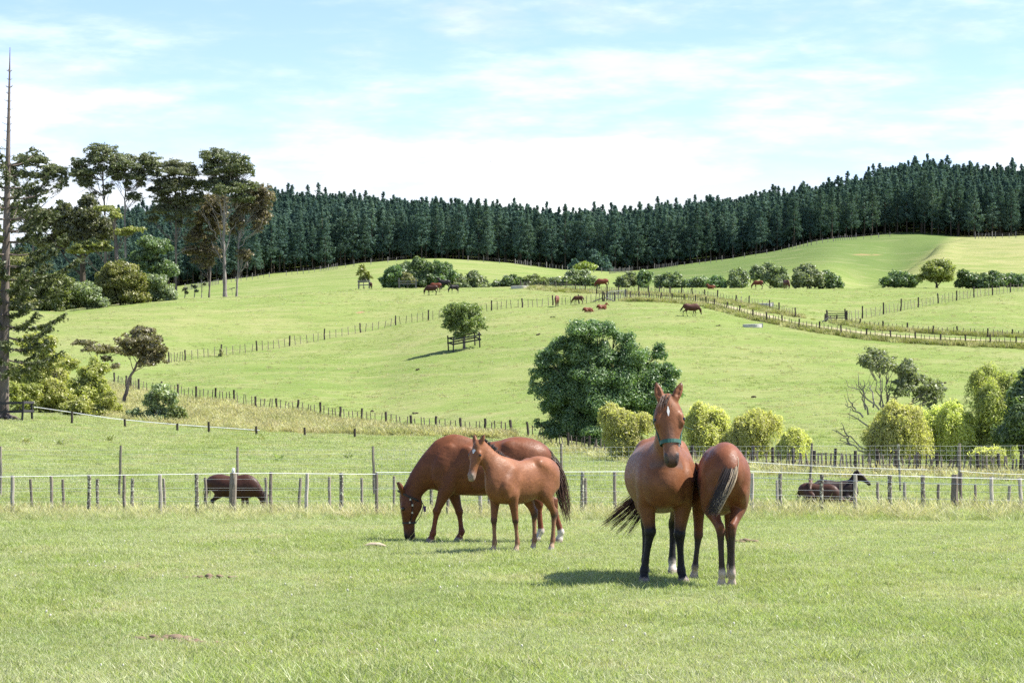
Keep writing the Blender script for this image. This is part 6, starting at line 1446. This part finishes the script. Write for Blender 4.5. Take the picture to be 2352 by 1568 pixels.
# ---- bay mare facing the camera
def front_mare():
    B = Skin(); H_ = 1.62
    torso(B, 1.0, [(.80,1.18,.94,.13),(.70,1.40,.85,.24),(.55,1.54,.82,.295),(.36,1.60,.80,.34),(.07,1.58,.76,.405),(-.22,1.59,.78,.405),(-.45,1.64,.86,.36),(-.64,1.60,.98,.30),(-.78,1.49,1.12,.20),(-.84,1.39,1.22,.11)], y0=lambda x: -.02 + .03 * (x < -.4))
    B.add('neck', [(.46,0,1.26,.30,.20),(.62,0,1.36,.26,.165),(.74,.005,1.52,.205,.135),(.83,.01,1.70,.165,.115),(.89,.018,1.86,.135,.102),(.90,.02,1.97,.11,.095)], .08)
    for s in (-1, 1):
        B.add('shoulder', [(.46,s*.17,1.38,.12,.08),(.62,s*.225,1.18,.15,.09),(.62,s*.215,1.02,.13,.085)], .025)
        B.add('pectoral', [(.76,s*.10,1.12,.12,.10),(.74,s*.12,.98,.11,.09)], .018)
        B.add('glute', [(-.35,s*.19,1.42,.17,.12),(-.58,s*.19,1.32,.17,.10),(-.70,s*.17,1.15,.13,.09)], .03)
    fore(B, 'leg_fl', (.56,.205,.92), (.60,.165,.555), (.58,.185,.150), (.625,.215,0), H_, 1.08, top=(.62,.20,1.12))
    fore(B, 'leg_fr', (.56,-.205,.92), (.60,-.160,.585), (.58,-.228,.150), (.625,-.23,0), H_, 1.08, top=(.62,-.20,1.12))
    hind(B, 'leg_hl', (-.55,.19,1.20), (-.42,.21,.90), (-.72,.15,.60), (-.68,.135,.17), (-.62,.14,0), H_)
    hind(B, 'leg_hr', (-.55,-.19,1.20), (-.42,-.21,.90), (-.78,-.17,.60), (-.74,-.175,.17), (-.68,-.18,0), H_)
    fr = head_frame((1.0,.022,2.075), (.30,.055,-.95), (.95,.03,.30)); head(B, fr, .735, ((.95,.42,.10),(1.0,.20,.05)), wide=1.20)
    return B, fr, H_
B, fr, H_ = front_mare()
g3 = hit(1530, 1341, 15, 60)
def mare_paint(V, col):
    o_, a_, n_, s_ = fr; q = V - o_; x = q @ a_ / .735; z = q @ s_ / .735; n1 = q @ n_ / .735
    w_ = np.clip(1.4 - np.sqrt(((x - .66) / .22) ** 2 + (z / .06) ** 2), 0, 1) * (n1 > -.18) * (x > .3); col[:] = col * (1 - .45 * w_[:, None]) + np.array((.32, .2, .15)) * .45 * w_[:, None]
    w_ = np.clip((x - .78) / .12, 0, 1) * (x < 1.3) * (np.abs(z) < .3) * (n1 < .25) * (n1 > -.6) * (1 - np.clip((x - .93) / .05, 0, 1)); col[:] = col * (1 - .55 * w_[:, None]) + np.array((.13, .10, .09)) * .55 * w_[:, None]
BAY1 = dict(base=(.180, .071, .029), points=(.011, .010, .011), point_from=2.6, socks={'leg_hl': 8.7}, muzzle=(.022,.02,.02), muz_from=6.0, hoof=(.24,.20,.17), paint=mare_paint)
bm_ = finish_horse('horse', 'bay mare standing face on with green halter and black legs', B, H_, BAY1, g3 + Vector((0, .60, 0)), math.radians(-90 - 1.5), 0.0145)
eyes(bm_, fr, .735, 1.14)
star(bm_, fr, .735, .22, .022, .075, .024, y=-.015)
o_, a_, n_, s_ = fr
hal = ring(fr, .735, .66, .135, .150, -.165, MAT['halter_green'], 'halter', bm_, .042, .0)
for s in (-1, 1):
    strap([o_ + .735 * (x * a_ + y * n_ + s * z * s_) for x, y, z in ((.12,-.20,.195),(.30,-.22,.225),(.48,-.21,.18),(.66,-.17,.15))], .02, MAT['halter_green'], 'cheek_strap', hal, .009)
mb = MB(); mb.box(o_ + .735 * (.68 * a_ - .20 * n_ + .135 * s_), (.04,.02,.05)); mb.build('buckle', MAT['buckle'], hal)
strap([o_ + .735 * (.36 * a_ - .22 * n_ + .19 * s_), o_ + .735 * (.42 * a_ - .22 * n_ + .27 * s_), o_ + .735 * (.45 * a_ - .22 * n_ + .36 * s_)], .02, MAT['halter_green'], 'loose_end', hal, .007)
fl = [o_ + .735 * (-.04 * a_ - .05 * n_ + y * s_) for y in (-.08, 0, .05)]
strands(mane_lines(fl, 46, .17, tuple(.62 * a_ + .45 * n_ - .25 * s_)), .006, HAIR['brown'], 'forelock', bm_)
strands(mane_lines([o_ + .735 * (-.05 * a_ - .06 * n_), o_ + .735 * (-.03 * a_ - .09 * n_ - .04 * s_)], 14, .15, tuple(.55 * a_ + .3 * n_ - .5 * s_)), .005, HAIR['cream'], 'pale_forelock', bm_)
strands(mane_lines([(.90,.03,2.04),(.80,.03,1.92),(.70,.03,1.78),(.58,.02,1.66)], 120, .20, (-.15,.55,-.75)), .006, HAIR['brown'], 'mane', bm_)
tl = []
for i in range(260):                         # tail swung out to her right
    e = (rng.integers(0, 4) + rng.normal() * .22) / 3; l = rng.uniform(.65, 1); t_ = np.linspace(0, 1, 8)[:, None]
    tl.append(np.array([-.82, -.01, 1.38]) + rng.normal(size=3) * .02 + np.array([-.16, 0, 0]) * np.sin(t_ * 2.2) + t_ ** 1.6 * np.array([-.02, -.33 - .24 * e, 0]) * l * (0.6 + .6 * t_) + np.array([0, 0, -1.0 + .12 * e]) * t_ ** 1.1 * l * .98)
strands(tl, .006, HAIR['brown'], 'tail', bm_)

# ---- young bay horse seen from behind
H_ = 1.53
TORB = [(.44,.72,.58,.055),(.40,.83,.53,.10),(.32,.965,.505,.135),(.20,.98,.50,.160),(.04,.965,.495,.180),(-.12,.99,.525,.182),(-.24,1.035,.57,.172),(-.35,1.02,.63,.160),(-.425,.95,.70,.118),(-.465,.88,.76,.06)]
fr = head_frame((.86*H_, .02, .80*H_), (.62, 0, -.78), (.78, 0, .62))
legs = {'leg_fl': [(.30,.125,.62),(.31,.125,.34),(.31,.150,.105),(.345,.158,0)], 'leg_fr': [(.30,-.11,.62),(.31,-.105,.34),(.31,-.108,.105),(.345,-.115,0)],
        'leg_hl': [(-.32,.095,.80),(-.23,.108,.60),(-.385,.048,.415),(-.365,.034,.105),(-.325,.036,0)], 'leg_hr': [(-.32,-.095,.80),(-.23,-.108,.60),(-.385,-.034,.415),(-.365,-.038,.105),(-.325,-.042,0)]}
B = stand_foal(H_, [(.28,0,.78,.19,.115),(.42,0,.80,.155,.09),(.56,0,.80,.12,.07),(.68,0,.79,.10,.06),(.78,0,.76,.085,.055)], fr, .56, legs, ((.8,.4,.2),(.8,.4,.2)), TORB, .88)
g4 = hit(1664, 1349, 15, 60)
FB = dict(base=(.160, .056, .024), points=(.042,.030,.025), point_from=4.4, socks={'leg_h': 8.0, 'leg_f': 8.6}, sock=(.50,.41,.34), muzzle=(.03,.02,.018), hoof=(.42,.36,.30))
hb4 = finish_horse('horse', 'young bay horse seen from behind next to the standing mare, dark tail swung left', B, H_, FB, g4 + Vector((0, .325 * H_, 0)), math.radians(90 + 2), 0.0145)
eyes(hb4, fr, .56)
tl, tl2 = [], []
for i in range(300):
    e = rng.random(); l = rng.uniform(.8, 1); t_ = np.linspace(0, 1, 8)[:, None]; side_ = -.05 * (i % 5 == 0) - .015
    p = np.array([-.490*H_, -.02 + rng.normal() * .015 + side_ * .8, .925*H_ + rng.normal() * .010]) + np.array([-.17, 0, 0.03]) * np.sin(t_ * 1.9) + np.array([-.02, .20 + .12 * e, 0]) * t_ ** 1.4 * l + np.array([0, 0, -.64]) * l * t_ ** 1.05 + np.array([0, .028 * rng.normal(), 0]) * np.sin(t_ * 3.14)
    (tl2 if i % 5 == 0 else tl).append(p)
strands(tl, .006, HAIR['dark'], 'tail', hb4); strands(tl2, .005, HAIR['cream'], 'pale_tail_hair', hb4)

# ---- horses further off: coarser skins, own poses
def pose(kind_, H_):
    B = Skin(); h = lambda *s: tuple(v * H_ for v in s)
    low = kind_ in ('graze', 'foal_graze', 'walk'); foal = kind_.startswith('foal')
    tor = TORF if foal else TOR
    if kind_ in ('lie', 'lie_up'):
        B2 = [(x, zt - .43, zb - .43, w * 1.1) for x, zt, zb, w in TORF]
        torso(B, H_, B2)
        if kind_ == 'lie_up':
            B.add('neck', [h(.26,0,.34,.17,.10), h(.38,0,.46,.12,.075), h(.46,0,.60,.095,.06), h(.50,0,.70,.08,.055)], .05 * H_)
            fr = head_frame(h(.56,0,.76), (.75,0,-.66), (.66,0,.75))
        else:
            B.add('neck', [h(.26,0,.32,.17,.10), h(.40,.03,.27,.12,.075), h(.52,.06,.18,.095,.06), h(.60,.08,.12,.08,.055)], .05 * H_)
            fr = head_frame(h(.62,.08,.17), (1,.15,-.16), (.16,0,1))
        for s in (-1, 1):
            fore(B, 'leg_f' + ('l' if s > 0 else 'r'), h(.26,s*.12,.17), h(.46,s*.15,.10), h(.33,s*.19,.05), h(.26,s*.20,.03), H_, .9, top=h(.30,s*.08,.3))
            hind(B, 'leg_h' + ('l' if s > 0 else 'r'), h(-.30,s*.10,.34), h(-.10,s*.19,.20), h(-.34,s*.22,.08), h(-.12,s*.25,.05), h(-.05,s*.25,.03), H_, .85)
    else:
        torso(B, H_, tor)
        if low:
            dz = .10 if kind_ == 'walk' else 0
            B.add('neck', [h(.34,0,.77,.19,.11), h(.47,0,.72+dz,.155,.09), h(.58,0,.63+dz,.125,.075), h(.68,0,.51+dz,.10,.062), h(.75,0,.41+dz,.085,.056)], .05 * H_)
            fr = head_frame(h(.83,0,.46+dz), (-.03 if not dz else .12,0,-1), (1,0,.02))
        else:
            B.add('neck', [h(.33,0,.78,.19,.11), h(.44,0,.86,.155,.088), h(.53,0,.97,.12,.072), h(.59,0,1.08,.095,.06), h(.63,0,1.16,.08,.055)], .05 * H_)
            fr = head_frame(h(.71,0,1.21), (.6,0,-.8), (.8,0,.6))
        sw = .12 if kind_ == 'walk' else .035
        for s in (-1, 1):
            fore(B, 'leg_f' + ('l' if s > 0 else 'r'), h(.30,s*.10,.60), h(.31 + s*sw*.8,s*.09,.325), h(.30 + s*sw*(1.2 if kind_ != 'walk' or s < 0 else .4),s*.09,.11 if not (kind_ == 'walk' and s > 0) else .16), h(.335 + s*sw*(1.2 if kind_ != 'walk' or s < 0 else .3),s*.09,0 if not (kind_ == 'walk' and s > 0) else .06), H_, 1)
            hind(B, 'leg_h' + ('l' if s > 0 else 'r'), h(-.34,s*.09,.80), h(-.25,s*.115,.57), h(-.44 - s*sw*.8,s*.095,.37), h(-.41 - s*sw*1.2,s*.09,.11), h(-.37 - s*sw*1.2,s*.09,0), H_)
    head(B, fr, (.40 if not foal else .38) * H_, ((.9,.3,.3),(.9,.3,.3)))
    return B, fr
DBAY = dict(base=(.050, .018, .010), points=(.010, .008, .008)); RBAY = dict(base=(.135, .036, .015), points=(.02, .012, .01)); BLK = dict(base=(.014, .012, .012), points=(.008, .008, .008)); TANB = dict(base=(.17, .065, .035), points=(.03, .02, .015)); CHS = dict(base=(.19, .058, .022), socks={'leg_h': 8.5})
FARH = [  # label, pose, withers, coat, heading degrees, (x, y row of hooves), distance window, voxel
 ('dark bay young horse grazing behind the front fence on the left', 'graze', 1.20, DBAY, -8, (532, 1189), (57, 75), .02),
 ('brown horse lying in the long grass behind the right fence, rump to us', 'lie', 1.25, dict(base=(.075,.032,.018), points=(.02,.015,.012)), -25, (1880, 1160), (58, 78), .02),
 ('foal lying behind the brown lying horse, only head and back showing', 'lie_up', 1.05, dict(base=(.11,.06,.035), points=(.03,.02,.015)), -100, (1864, 1158), (62, 82), .02),
 ('nearly black horse lying with raised head behind the right fence', 'lie_up', 1.35, dict(base=(.030,.016,.013), points=(.012,.01,.01)), -8, (1918, 1156), (64, 86), .02),
 ('dark bay horse walking right with lowered head below the lane fence', 'walk', 1.5, dict(base=(.075,.028,.016), points=(.012,.01,.01)), 4, (1586, 727), (200, 330), .04),
 ('chestnut horse grazing towards us beside the hillside fence', 'graze', 1.5, TANB, -96, (1279, 705), (200, 345), .04),
 ('brown foal grazing left beside the hillside fence', 'foal_graze', 1.15, dict(base=(.085,.035,.018)), 176, (1329, 699.5), (200, 345), .04),
 ('nearer of the two foals lying flat on the hillside', 'lie', 1.15, CHS, 8, (1350, 718), (200, 345), .04),
 ('farther of the two foals lying on the hillside', 'lie_up', 1.15, CHS, 15, (1382, 711.5), (200, 345), .04),
 ('dark bay horse grazing left on the crest, nearest of the crest group', 'graze', 1.5, DBAY, 178, (992, 678), (300, 384), .04),
 ('reddish horse right behind the grazing dark bay on the crest', 'graze', 1.45, RBAY, 182, (1001, 671), (330, 384), .04),
 ('black horse in the shade of the crest bushes', 'stand', 1.55, BLK, 185, (1021, 665), (350, 386), .04),
 ('small black horse grazing left on the crest', 'foal_graze', 1.3, BLK, 205, (1044, 674), (300, 384), .04),
 ('dark foal by itself next to the small guarded tree on the crest', 'foal_graze', 1.2, DBAY, 85, (852, 665), (340, 386), .04),
 ('chestnut horse behind the pale lane fence on the crest', 'graze', 1.55, RBAY, 190, (1384, 664), (360, 390), .04),
 ('red chestnut horse against the crest hedge, left of the two', 'foal_graze', 1.4, RBAY, 170, (1742, 664.5), (360, 392), .04),
 ('dark brown horse against the crest hedge, right of the two', 'graze', 1.5, dict(base=(.09,.035,.02)), -70, (1806, 664.5), (360, 392), .04),
 ('reddish horse lying half hidden below the crest hedge', 'lie_up', 1.2, CHS, 175, (1634, 664.5), (360, 392), .04),
]
for lab, kd, hh, ct_, hdg, (x, y), (d0, d1), vx in FARH:
    B, fr = pose(kd, hh); p = hit(x, y, d0, d1)
    o = finish_horse('horse', lab, B, hh, ct_, p, math.radians(hdg), vx, 'horses grazing and resting on the farm')
    tl_ = HAIR['dark' if ct_.get('points') else 'red']
    lie = kd.startswith('lie'); foal = kd.startswith('foal')
    dk = (-.47 * hh if not (foal or lie) else -.42 * hh, 0, (.88 - (.43 if lie else 0)) * hh)
    strands(tail_lines(dk, 40, (.5 if not lie else .25) * hh * (.7 if foal else 1), (-.15 if kd != 'walk' else -.55, .05, 0), .5, .04, 6), .014, tl_, 'tail', o)
    if not lie:
        cr = np.array([(.36,0,.955),(.5,0,.86),(.64,0,.68),(.78,0,.5)]) * hh if kd != 'stand' else np.array([(.34,0,.98),(.46,0,1.08),(.58,0,1.2)]) * hh
        if kd != 'stand' and not foal: strands(mane_lines(cr + np.array([0.04,0,.02]) * hh, 40, .14, (.05,-.7,-.5)), .012, tl_, 'mane', o)
